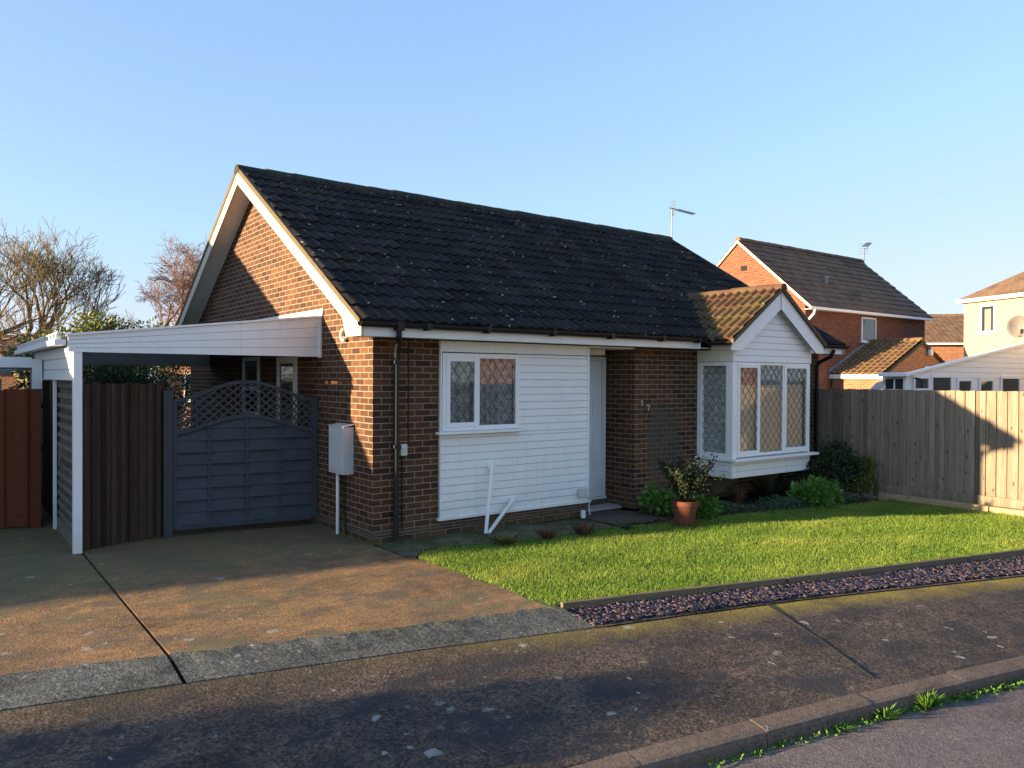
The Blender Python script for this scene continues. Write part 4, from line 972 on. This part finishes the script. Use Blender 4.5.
g_ = rng; n = 5200; px_ = rng.uniform(4.6, 8.2, n); py_ = np.array([fl_back(x) for x in px_]) + .02 + np.abs(rng.normal(0, .2, n)); pz_ = -.1 * np.clip((px_ - 1) / 8, 0, 1) + rng.uniform(0, .11, n) * (1 + .6 * np.sin(px_ * 5))
pz_ = np.maximum(pz_, -.1 * np.clip((px_ - 1) / 8, 0, 1)); v, f = leaves(np.stack([px_, py_, pz_], 1), rng.normal(0, .6, (n, 3)) + np.array([0, -.2, .7]), .04, .5); np_mesh('foliage', v, f, 'leaf_grey', t, rng.uniform(0, 1, n), off=(6.2, -.85, -.06))
def tuft(name, c, n, h, spread, mat, lab, seed, cat='plant', w=.006, grp=None):
    g = np.random.default_rng(seed); a = g.uniform(0, 6.28, n); s = g.uniform(0, 1, n) * spread; hh = h * g.uniform(.5, 1, n)
    b = np.stack([c[0] + np.cos(a) * s * .35, c[1] + np.sin(a) * s * .35, np.full(n, c[2])], 1); tp = b + np.stack([np.cos(a) * s, np.sin(a) * s, hh], 1)
    sd = np.stack([-np.sin(a), np.cos(a), np.zeros(n)], 1) * w; md = (b + tp) / 2 + np.array([0, 0, 1]) * (hh * .12)[:, None]
    v = np.stack([b - sd, b + sd, md + sd * .8, tp, md - sd * .8], 1).reshape(-1, 3)
    o = np_mesh(name, v, np.arange(5 * n).reshape(n, 5), mat, None, g.uniform(0, 1, n), off=c); return tag(o, lab, cat, grp)
tuft('dried_plant', (1.88, -.93, -.01), 90, .16, .13, 'straw', 'reddish dried tuft at the lawn edge below the short white rail', 31, grp='dried tufts along the lawn edge')
tuft('dried_plant', (2.42, -.98, -.02), 110, .2, .15, 'straw', 'reddish dried tuft at the lawn edge below the grey junction box', 32, grp='dried tufts along the lawn edge')
tuft('grass_tuft', (1.3, -.86, 0), 110, .14, .2, 'tuft', 'pale spiky grass tuft between the mossy strip and the lawn', 33)
tuft('bare_twigs', (6.05, -.6, -.05), 70, .42, .16, 'straw', 'bare brown twigs standing under the bay window', 34, w=.004)
tuft('spiky_plant', (7.0, -.55, -.07), 90, .42, .3, 'leaf_dark', 'dark spiky leaves under the right end of the bay window', 35, w=.008)
tuft('small_weed', (3.2, -1.0, -.02), 60, .07, .12, 'leaf_grey', 'pale small weed at the lawn edge in front of the doorstep', 36, w=.012)
for i, (x, n, h, s, lab) in enumerate(((-.05, 14, .03, .04, 'tiny weed in the gutter at the near end of the kerb'), (.45, 34, .045, .1, 'low yellowing weeds against the kerb left of the tall grassy weed'), (.85, 60, .085, .11, 'spiky green weed against the kerb, second largest clump'), (1.25, 110, .11, .10, 'largest bright grassy weed against the kerb'), (1.62, 34, .04, .09, 'small green weed against the kerb just right of the grassy weed'), (2.05, 40, .045, .1, 'small green weed clump against the kerb near the right edge'))):
    tuft('kerb_weed', (x, f_kfront(x) - .03, -.233 + EZ(x)), n, h, s, 'leaf_bright', lab, 40 + i, 'weed', .0055, 'weeds growing along the kerb')
n = 1500; xx = rng.uniform(-.6, 2.9, n); k = rng.uniform(0, 1, n) < .35 + .65 * np.clip((xx - .2), 0, 1); xx = xx[k]; n = len(xx)
c_ = np.stack([xx, np.array([f_kfront(a) for a in xx]) - .012 - np.abs(rng.normal(0, .03, n)), -.235 - .1 * np.clip((xx - 1) / 8, 0, 1) + rng.uniform(0, .015, n)], 1)
v, f = leaves(c_, rng.normal(0, .7, (n, 3)) + np.array([0, -.2, .5]), .028, .6); tag(np_mesh('moss', v, f, 'leaf_bright', None, rng.uniform(0, 1, n)), 'fringe of tiny weeds and moss along the kerb foot', 'moss', kind='stuff')

n = 420; xx = rng.uniform(.3, 8.6, n); yy = np.array([fl_back(a) for a in xx]) + rng.normal(.12, .16, n); yy = np.minimum(yy, -.05)
v, f = leaves(np.stack([xx, yy, .018 - .1 * np.clip((xx - 1) / 8, 0, 1) + rng.uniform(0, .01, n)], 1), rng.normal(0, 1, (n, 3)) * np.array([1, 1, .12]), .04, .6, flat=3)
tag(np_mesh('fallen_leaves', v, f, 'straw', None, rng.uniform(0, 1, n)), 'dead brown leaves scattered in the flower bed', 'leaves', kind='stuff')

# ------------------------------------------------------------------ simple houses
def simple_house(root, w, d, eave, ridge, wallm, roofm, wins=(), oh=.25, fascia='white', roll=.012, per=.3, gauge=.34, spp=4, barge='barge', ohx=.06, fd=.12):
    o0 = (0, 0, 0); sl_ = (ridge - eave) / (d / 2 + oh); rz = lambda y: eave + sl_ * (y + oh)
    m = MB(); m.prism([(0, 0, -.3), (0, d, -.3), (0, d, rz(0) - .08), (0, d / 2, ridge - .1), (0, 0, rz(0) - .08)], (w, 0, 0)); m.build('wall', wallm, root, off=o0)
    H_ = (d / 2 + oh) * math.hypot(1, sl_)
    tile_roof('roof', roofm, root, (-ohx, -oh, eave), (1, 0, 0), (0, 1, sl_), w + 2 * ohx, H_, gauge, per, roll, .03, spp, off=o0)
    tile_roof('roof', roofm, root, (w + ohx, d + oh, eave), (-1, 0, 0), (0, -1, sl_), w + 2 * ohx, H_, gauge, per, roll, .03, spp, off=o0)
    ridge_tiles('ridge', roofm, root, (-ohx, d / 2, ridge + .01), (w + ohx, d / 2, ridge + .01), .12, off=o0)
    m = MB(); m.box(-ohx, w + ohx, d + oh - .025, d + oh, eave - .18, eave - .02); m.build('fascia', fascia, root, off=o0)
    m = MB(); m.box(-ohx, w + ohx, -oh, -oh + .025, eave - fd, eave - .02)
    m.box(-ohx, w + ohx, -oh + .026, -.001, eave - fd, eave - fd + .015); m.build('fascia', fascia, root, off=o0)
    for x in (-ohx - .02, w + ohx - .005):
        m = MB(); m.prism([(x, -oh, eave - .14), (x, d / 2, ridge - .14), (x, d + oh, eave - .14), (x, d + oh, eave - .02), (x, d / 2, ridge - .02), (x, -oh, eave - .02)], (.025, 0, 0)); m.build('bargeboard', barge, root, off=o0)
    for (face, a, b, z0, z1) in wins:
        m = MB(); g = MB(); f = .06
        def B(mm, u0, u1, h0, h1, t0, t1):
            if face == 'front': mm.box(u0, u1, -t1, -t0, h0, h1)
            elif face == 'left': mm.box(-t1, -t0, u0, u1, h0, h1)
            elif face == 'back': mm.box(u0, u1, d + t0, d + t1, h0, h1)
        B(m, a, a + f, z0, z1, .001, .04); B(m, b - f, b, z0, z1, .001, .04); B(m, a + f, b - f, z0, z0 + f, .001, .04); B(m, a + f, b - f, z1 - f, z1, .001, .04); B(m, a - .05, b + .05, z0 - .05, z0 - .001, .001, .09)
        if b - a > 1.3: B(m, (a + b) / 2 - .03, (a + b) / 2 + .03, z0 + f, z1 - f, .001, .038)
        fr = m.build('window', 'white', root, off=o0); B(g, a + f, b - f, z0 + f, z1 - f, .002, .02); g.build('pane', 'dglass', fr, off=o0)

# two-storey brick house behind the bay
HB = thing('brick_house', (21.35, 7.97, 0), 'two-storey red brick house with brown tiled roof behind the bay window', 'house', local=True)
simple_house(HB, 9.1, 5.9, 4.62, 7.45, 'brick_red', 'tile_brown', [('front', 3.85, 4.95, 3.45, 4.42)], oh=.3, roll=.012, gauge=.36)
o0 = (0, 0, 0)
m = MB(); m.tube([(.1, -.33, 4.5), (.1, -.3, 4.35), (.02, -.06, 4.05), (.02, -.06, 2.6)], .045, 8); m.build('downpipe', 'white', HB, off=o0)
m = MB(); m.box(-.03, -.001, 2.55, 2.8, 6.2, 6.38); m.build('air_vent', 'dark', HB, off=o0)
m = MB(); m.lathe([(.07, 0), (.07, .2), (.11, .21), (.11, .28), (.02, .31)], (3.0, 1.0, 5.75), 12); m.build('roof_vent', 'leadsheet', HB, off=o0)
aerial((30.7, 10.9, 7.45), 'distant tv aerial on the ridge of the two-storey red brick house', h=.62, boom=(-.2, -.3, .1), s=1.6, mastr=.03)
# garage on its front
GA = thing('brick_garage', (28.7, 5.95, 0), 'low brick garage with mossy yellow-brown pantiles behind the fence', 'garage', rz=R(90))
simple_house(GA, 1.95, 5.65, 2.16, 3.45, 'brick_orange', 'tile_garage', oh=.12, roll=.06, per=.24, gauge=.3, spp=6, ohx=.05, barge='ridge', fd=.16)
m = MB(); m.bar((2.0, 5.8, 2.2), (2.0, 2.9, 3.5), .06, .16, up=(0, .4, 1)); m.build('flashing', 'leadsheet', GA, off=o0)
m = MB(); m.tube([(-.15, 2.3, 3.0), (-.05, 2.3, 3.0)], .14, 10); tag(m.build('wall_light', 'meter', GA, off=o0))

# white lean-to behind the fence
LT = thing('lean_to', (16.7, 2.0, 0), 'white clad lean-to with a rising roofline behind the board fence', 'lean-to')
lz = lambda x: 2.1 + (x - 16.7) * .134; m = MB()
m.prism([(16.7, 2.0, -.2), (26.3, 2.0, -.2), (26.3, 2.0, lz(26.3) - .03), (16.7, 2.0, lz(16.7) - .03)], (0, .1, 0)); m.box(16.7, 18.5, 2.1, 2.62, -.2, 1.93); m.box(16.66, 16.7, 2.0, 2.62, -.2, 2.1); m.box(18.5, 26.3, 2.1, 4.0, -.2, 1.6); m.build('wall', 'clad', LT)
m = MB(); cladding(m, 16.7, 26.3, 2.02, 3.4, 1.998, .16, .01, xr=lambda z: (max(16.9, 16.7 + (z - 2.05) / .134), 26.3)); m.build('cladding', 'clad', LT)
m = MB(); m.prism([(16.45, 1.86, lz(16.45) - .02), (26.5, 1.86, lz(26.5) - .02), (26.5, 1.86, lz(26.5) + .06), (16.45, 1.86, lz(16.45) + .06)], (0, .12, 0)); m.box(16.5, 16.66, 1.9, 2.68, 2.04, 2.15); m.build('roof', 'white', LT, bevel=.01)
m = MB(); m.add([(16.5, 1.98, lz(16.5) + .03), (26.4, 1.98, lz(26.4) + .03), (26.4, 4.1, lz(26.4) - .65), (18.4, 4.1, 1.5), (16.5, 2.72, lz(16.5) - .2)], [(0, 1, 2, 3, 4)]); m.build('roof_sheet', 'polycarb', LT)
for a, b, z1, off_ in ((17.1, 17.85, 1.99, 0), (18.1, 19.2, 2.02, 0), (19.7, 20.5, 1.92, 0), (21.15, 22.0, 1.92, 0), (22.7, 24.0, 2.0, 0)):
    z0 = 1.72 if a < 18 else 1.1; m = MB(); f = .09; y = 2.0
    m.box(a - f, a, y - .05, y - .001, z0 - f, z1 + f); m.box(b, b + f, y - .05, y - .001, z0 - f, z1 + f); m.box(a, b, y - .05, y - .001, z1, z1 + f); m.box(a, b, y - .05, y - .001, z0 - f, z0); fr = m.build('window', 'white', LT, bevel=.004)
    m = MB(); m.box(a, b, y - .02, y - .002, z0, z1); m.build('pane', 'dglass', fr)
for a, b in ((2.07, 2.28), (2.33, 2.54)):
    m = MB(); m.box(16.665, 16.699, a - .03, b + .03, 1.66, 2.02); fr = m.build('window', 'white', LT)
    m = MB(); m.box(16.655, 16.664, a, b, 1.7, 1.98); m.build('pane', 'dglass', fr)
m = MB(); m.tube([(16.95, 1.9, 2.0), (16.95, 1.75, 1.97), (16.95, 1.7, 1.85)], .03, 6); m.lathe([(.03, 0), (.08, -.12), (.05, -.13)], (16.95, 1.7, 1.87), 10)
tag(m.build('wall_lamp', 'black', off=(16.95, 1.9, 1.9)), 'small dark wall lamp on the corner of the white lean-to', 'lamp')

# cream rendered house with hipped roof
ca = V((-.365, -.93, 0)).normalized(); cb = V((.93, -.365, 0)).normalized()
HC = thing('rendered_house', (27.9, 5.3, 0), 'cream rendered two-storey house at the right edge of the view', 'house', rz=math.atan2(ca.y, ca.x))
# local x runs along the lit face towards the viewer, local y points away to the back right (rotated frame: y = left of x)
yl = 1 if (V((-ca.y, ca.x, 0)).dot(cb) > 0) else -1
Wc, Dc, Ec, Pc = 9.0, 7.5 * yl, 5.05, .62
m = MB(); m.box(0, Wc, 0, Dc, -.3, Ec); m.build('wall', 'render', HC, off=o0)
hh = abs(Dc) / 2 * Pc; e = .16; y0_, y1_ = -.2 * yl, Dc + .2 * yl; ym = Dc / 2; Rz = Ec + (abs(Dc) / 2 + .3) * Pc
m = MB(); P0, P1, P2, P3 = (-e, y0_, Ec), (Wc + e, y0_, Ec), (Wc + e, y1_, Ec), (-e, y1_, Ec); Q0, Q1 = (abs(Dc) / 2, ym, Rz), (Wc - abs(Dc) / 2, ym, Rz)
m.add([P0, P1, P2, P3, Q0, Q1], [(0, 1, 5, 4), (1, 2, 5), (2, 3, 4, 5), (3, 0, 4), (0, 3, 2, 1)]); m.uv = [(p[0], p[1]) for p in m.v]; m.build('roof', 'tile_brown', HC, off=o0)
m = MB(); m.box(-e - .01, Wc + e + .01, y0_ - .03 * yl, y0_, Ec - .13, Ec + .0); m.box(-e - .03, -e, y0_, y1_, Ec - .13, Ec); m.box(-e, Wc + e, y0_, 0, Ec - .13, Ec - .11); m.build('fascia', 'white', HC, off=o0)
m = MB(); a, b, z0, z1 = .76, 1.42, 3.72, 4.78; s = -yl; f = .07
for q in ((a, a + f, z0, z1), (b - f, b, z0, z1), (a + f, b - f, z0, z0 + f), (a + f, b - f, z1 - f, z1)): m.box(q[0], q[1], s * .001, s * .04, q[2], q[3])
m.box(a - .06, b + .06, s * .001, s * .09, z0 - .06, z0 - .001); fr = m.build('window', 'white', HC, off=o0)
m = MB(); m.box(a + f, b - f, s * .002, s * .015, z0 + f, z1 - f); m.build('pane', 'dglass', fr, off=o0)
m = MB(); m.box(a + f + .12, b - f - .12, s * .015, s * .018, z0 + f, z1 - f - .1); m.build('blind', 'clad_grey', fr, off=o0)
# satellite dish
dl = (26.35, 2.9, 3.83)
DI = thing('satellite_dish', dl, 'grey satellite dish with arm in front of the cream house', 'satellite dish', rz=math.atan2(-.6, -.8), local=True)
m = MB(); n_ = 20; prof = [(0, 0), (.12, .012), (.24, .05), (.36, .115), (.37, .125), (.36, .128), (.24, .065), (.12, .027), (0.001, .015)]
for r, z in prof:
    for k in range(n_): t = 2 * math.pi * k / n_; m.v.append((z, r * math.cos(t), r * math.sin(t) * 1.08))
for i in range(len(prof) - 1):
    for k in range(n_): a0 = i * n_ + k; a1 = i * n_ + (k + 1) % n_; m.f.append((a0, a1, a1 + n_, a0 + n_))
m.build('dish', 'metal2', DI, off=o0, smooth=True)
m = MB(); m.tube([(0, 0, -.3), (.3, 0, -.38), (.5, 0, -.2)], .015, 6); m.build('arm', 'metal', DI, off=o0)
m = MB(); m.tube([(.48, 0, -.26), (.52, 0, -.12)], .05, 8); m.build('receiver', 'black', DI, off=o0)
m = MB(); m.tube([(-.02, 0, 0), (-.14, 0, -.05), (-.14, 0, -.75)], .022, 6); m.build('pole', 'metal', DI, off=o0)
# far house between
HF = thing('far_house', (41.6, 14.4, 0), 'far brick house with brown roof between the red brick and cream houses', 'house', rz=math.atan2(-.72, .69))
simple_house(HF, 12, 7, 4.1, 5.95, 'brick_orange', 'tile_brown', oh=.35, gauge=.34, roll=.01)

# left side: neighbour carport frame, distant roofs
NC = thing('neighbour_carport', (-3.0, 4.2, 0), 'white framed neighbouring carport beyond the red-brown fence', 'carport')
m = MB(); m.box(-3.03, -2.91, 4.2, 4.3, 0, 2.2); m.build('post', 'white', NC, bevel=.005)
m = MB(); m.box(-6.4, -3.03, 4.2, 4.27, 2.08, 2.22); m.box(-3.0, -2.93, 4.3, 8.6, 2.05, 2.2); m.box(-6.4, -3.0, 8.5, 8.6, 2.0, 2.12); m.build('beam', 'white', NC)
m = MB(); m.box(-6.4, -3.04, 4.28, 8.4, 2.2, 2.225); m.build('roof', 'polycarb', NC)
m = MB(); [m.box(-6.4 + k * .3, -6.4 + k * .3 + .28, 8.62, 8.66, 0, 1.9) for k in range(11)]; m.build('back_panel', 'meter', NC)
m = MB(); [m.box(-6.4, -3.04, y, y + .06, 2.08, 2.19) for y in (5.2, 6.2, 7.2)]; m.build('rafter', 'white', NC)
FH = thing('far_house', (-6, 28, 0), 'distant dark-roofed bungalow behind the bare trees on the left', 'house', rz=R(-25))
simple_house(FH, 7.2, 7, 2.4, 3.55, 'brick_orange', 'tile_brown', oh=.3)
FH = thing('far_house', (3.0, 24.5, 0), 'orange brick bungalow glimpsed under the carport roof', 'house', rz=R(-36))
simple_house(FH, 8, 7, 2.6, 4.2, 'brick_orange', 'tile_brown', [('front', 1, 2.2, 1.0, 2.1)], oh=.3)
SH = thing('garden_shed', (.95, 11.3, 0), 'small shed with a dark blue roof glimpsed behind the gate', 'shed', rz=R(-36))
m = MB(); m.prism([(0, 0, 0), (0, 1.6, 0), (0, 1.6, 1.75), (0, .8, 2.1), (0, 0, 1.75)], (2.2, 0, 0)); m.build('wall', 'meter', SH, off=o0)
m = MB(); m.prism([(-.08, -.1, 1.73), (-.08, .8, 2.14), (-.08, 1.7, 1.73), (-.08, 1.7, 1.77), (-.08, .8, 2.2), (-.08, -.1, 1.77)], (2.36, 0, 0)); m.build('roof', m_paint('blue_felt', (.02, .03, .07), .8, .2), SH, off=o0)
m = MB(); m.bar((-.1, -.1, 1.72), (-.1, .8, 2.14), .03, .07); m.bar((-.1, .8, 2.14), (-.1, 1.7, 1.72), .03, .07); m.build('bargeboard', 'white', SH, off=o0)

# hedge and bushes behind the carport
t = thing('evergreen_hedge', (-.95, 9.5, 0), 'tall dark evergreen hedge behind the dark fence and carport', 'hedge')
bush(t, 'foliage', (-1.2, 9.5, 1.35), (2.1, .9, 1.35), 20000, .075, 'leaf_hedge', .5, 42, seed=51)
m = MB(); stems(m, (-1.2, 9.5, 0), 16, 2.0, 1.6, .03, 5); m.build('trunk', 'bark', t)
t = thing('laurel_bush', (-.3, 11.4, 0), 'sunlit yellow-green laurel showing above the carport roof', 'bush')
bush(t, 'foliage', (-1.0, 11.4, 2.4), (2.2, .8, 1.15), 12000, .09, 'leaf_laurel', .5, 34, seed=52)
m = MB(); stems(m, (-.3, 11.4, 0), 12, 2.6, 1.4, .03, 6); m.build('trunk', 'bark', t)

# bare winter trees
t = thing('bare_tree', (-1.95, 17.2, 0), 'bare winter tree with spreading branches behind the carport', 'tree', 'bare winter trees')
bare_tree(t, (-1.95, 17.2, 0), 5.6, 1.0, 'bark', 4, levels=6, up=.42, rad=.2, stems=4, twig=.006, kids=(3, 3), trunk_h=1.7)
t = thing('bare_tree', (-4.0, 15.8, 0), 'bare winter tree with reddish twigs cut by the left edge', 'tree', 'bare winter trees')
bare_tree(t, (-4.0, 15.8, 0), 5.2, 1.0, 'bark_tan', 9, levels=6, up=.3, rad=.19, stems=4, twig=.006, kids=(2, 3), trunk_h=1.5)
t = thing('birch_tree', (4.6, 29.5, 0), 'pinkish bare birch with fine drooping twigs beside the gable', 'tree', 'bare winter trees')
bare_tree(t, (4.6, 29.5, 0), 6.6, .75, 'bark_red', 14, levels=6, up=.5, droop=.4, rad=.14, stems=4, twig=.008, kids=(2, 4), trunk_h=2.6)

# off-frame surroundings that throw the long shadows and fill the reflections
NB = thing('neighbour_bungalow', (-7.25, 3.15, 0), 'neighbouring brick bungalow out of frame on the left', 'house', rz=R(180 - 8.5))
NB.rotation_euler = (0, 0, R(-8.5)); c0 = V((-7.25, 3.15, 0)) - V((math.cos(R(-8.5)), math.sin(R(-8.5)), 0)) * 17; NB.location = c0
simple_house(NB, 17, 10, 2.58, 5.6, 'brick', 'tile', oh=.3, ohx=.28)
t = thing('shadow_bush', (-12.2, -1.15, -.1), 'unseen evergreen bush added on the left to shade the pavement', 'bush')  # added out of view to cast the dark band on the path
bush(t, 'foliage', (-12.2, -1.0, 1.15), (.8, .62, 1.1), 14000, .07, 'leaf_hedge', .5, 26, seed=61); m = MB(); stems(m, (-12.2, -1.15, -.1), 10, 1.2, .5, .02, 8); m.build('trunk', 'bark', t)
OH = thing('opposite_house', (19.5, -26.9, 0), 'brick house across the road, out of frame', 'house', rz=R(33))
simple_house(OH, 12, 7, 4.9, 7.4, 'brick_orange', 'tile_brown', [('back', 6, 7.4, 3.2, 4.3)], oh=.3)
board_fence('opposite_fence', (9.5, -18.6, 0), (30, -18.2, 0), 1.74, 'fence_dark', 'dark board fence across the road, out of frame', bw=.14)

# ------------------------------------------------------------------ camera, light, world
f_, yaw, pit, rol = 772.65, R(53.174), R(-.492), R(.246)
Fv = V((math.cos(yaw) * math.cos(pit), math.sin(yaw) * math.cos(pit), math.sin(pit))); Rv = V((math.sin(yaw), -math.cos(yaw), 0)); Uv = Rv.cross(Fv)
R2 = Rv * math.cos(rol) + Uv * math.sin(rol); U2 = -Rv * math.sin(rol) + Uv * math.cos(rol)
cam = bpy.data.cameras.new('camera'); co = bpy.data.objects.new('camera', cam); COL.objects.link(co)
cam.sensor_width = 36; cam.lens = f_ / 1024 * 36; cam.clip_end = 2000; cam.clip_start = .05
mw = Matrix((R2, U2, -Fv)).transposed().to_4x4(); mw.translation = V((-4.1116, -8.2083, 1.9744)); co.matrix_world = mw; SC.camera = co

EL, AZ = R(8.8), R(180 - 17.5)            # sun stands to the left, slightly behind the front wall
sd = V((math.cos(AZ) * math.cos(EL), math.sin(AZ) * math.cos(EL), math.sin(EL)))
L = bpy.data.lights.new('sun', 'SUN'); L.energy = 2.45; L.angle = R(.6); L.color = (1, .74, .44)
lo = bpy.data.objects.new('sun', L); COL.objects.link(lo); lo.rotation_euler = sd.to_track_quat('Z', 'Y').to_euler(); lo.location = (-10, 5, 12)
Wd = bpy.data.worlds.new('World'); SC.world = Wd; Wd.use_nodes = True; nt = Wd.node_tree
sky = nt.nodes.new('ShaderNodeTexSky'); sky.sky_type = 'NISHITA'; sky.sun_disc = False; sky.sun_elevation = EL
sky.sun_rotation = math.atan2(sd.x, sd.y); sky.altitude = 0; sky.air_density = 1.0; sky.dust_density = .6; sky.ozone_density = 2.5
bg = nt.nodes['Background']; bg.inputs[1].default_value = .10
gm = nt.nodes.new('ShaderNodeGamma'); gm.inputs[1].default_value = .55; tn = nt.nodes.new('ShaderNodeMix'); tn.data_type = 'RGBA'; tn.blend_type = 'MULTIPLY'; tn.inputs[0].default_value = 1
nt.links.new(sky.outputs[0], gm.inputs[0]); nt.links.new(gm.outputs[0], tn.inputs[6]); tn.inputs[7].default_value = (.60, .68, .86, 1); dk = nt.nodes.new('ShaderNodeMix'); dk.data_type = 'RGBA'; dk.blend_type = 'DARKEN'; dk.inputs[0].default_value = .6; dk.inputs[7].default_value = (.98, 1.06, 1.28, 1)
nt.links.new(tn.outputs[2], dk.inputs[6]); nt.links.new(dk.outputs[2], bg.inputs[0])
SC.view_settings.view_transform = 'Standard'; SC.view_settings.look = 'None'; SC.view_settings.gamma = 1; SC.view_settings.use_curve_mapping = False
SC.view_settings.exposure = 2.95
SC.render.engine = 'CYCLES'; SC.cycles.max_bounces = 6; SC.cycles.transparent_max_bounces = 12; SC.cycles.use_denoising = True
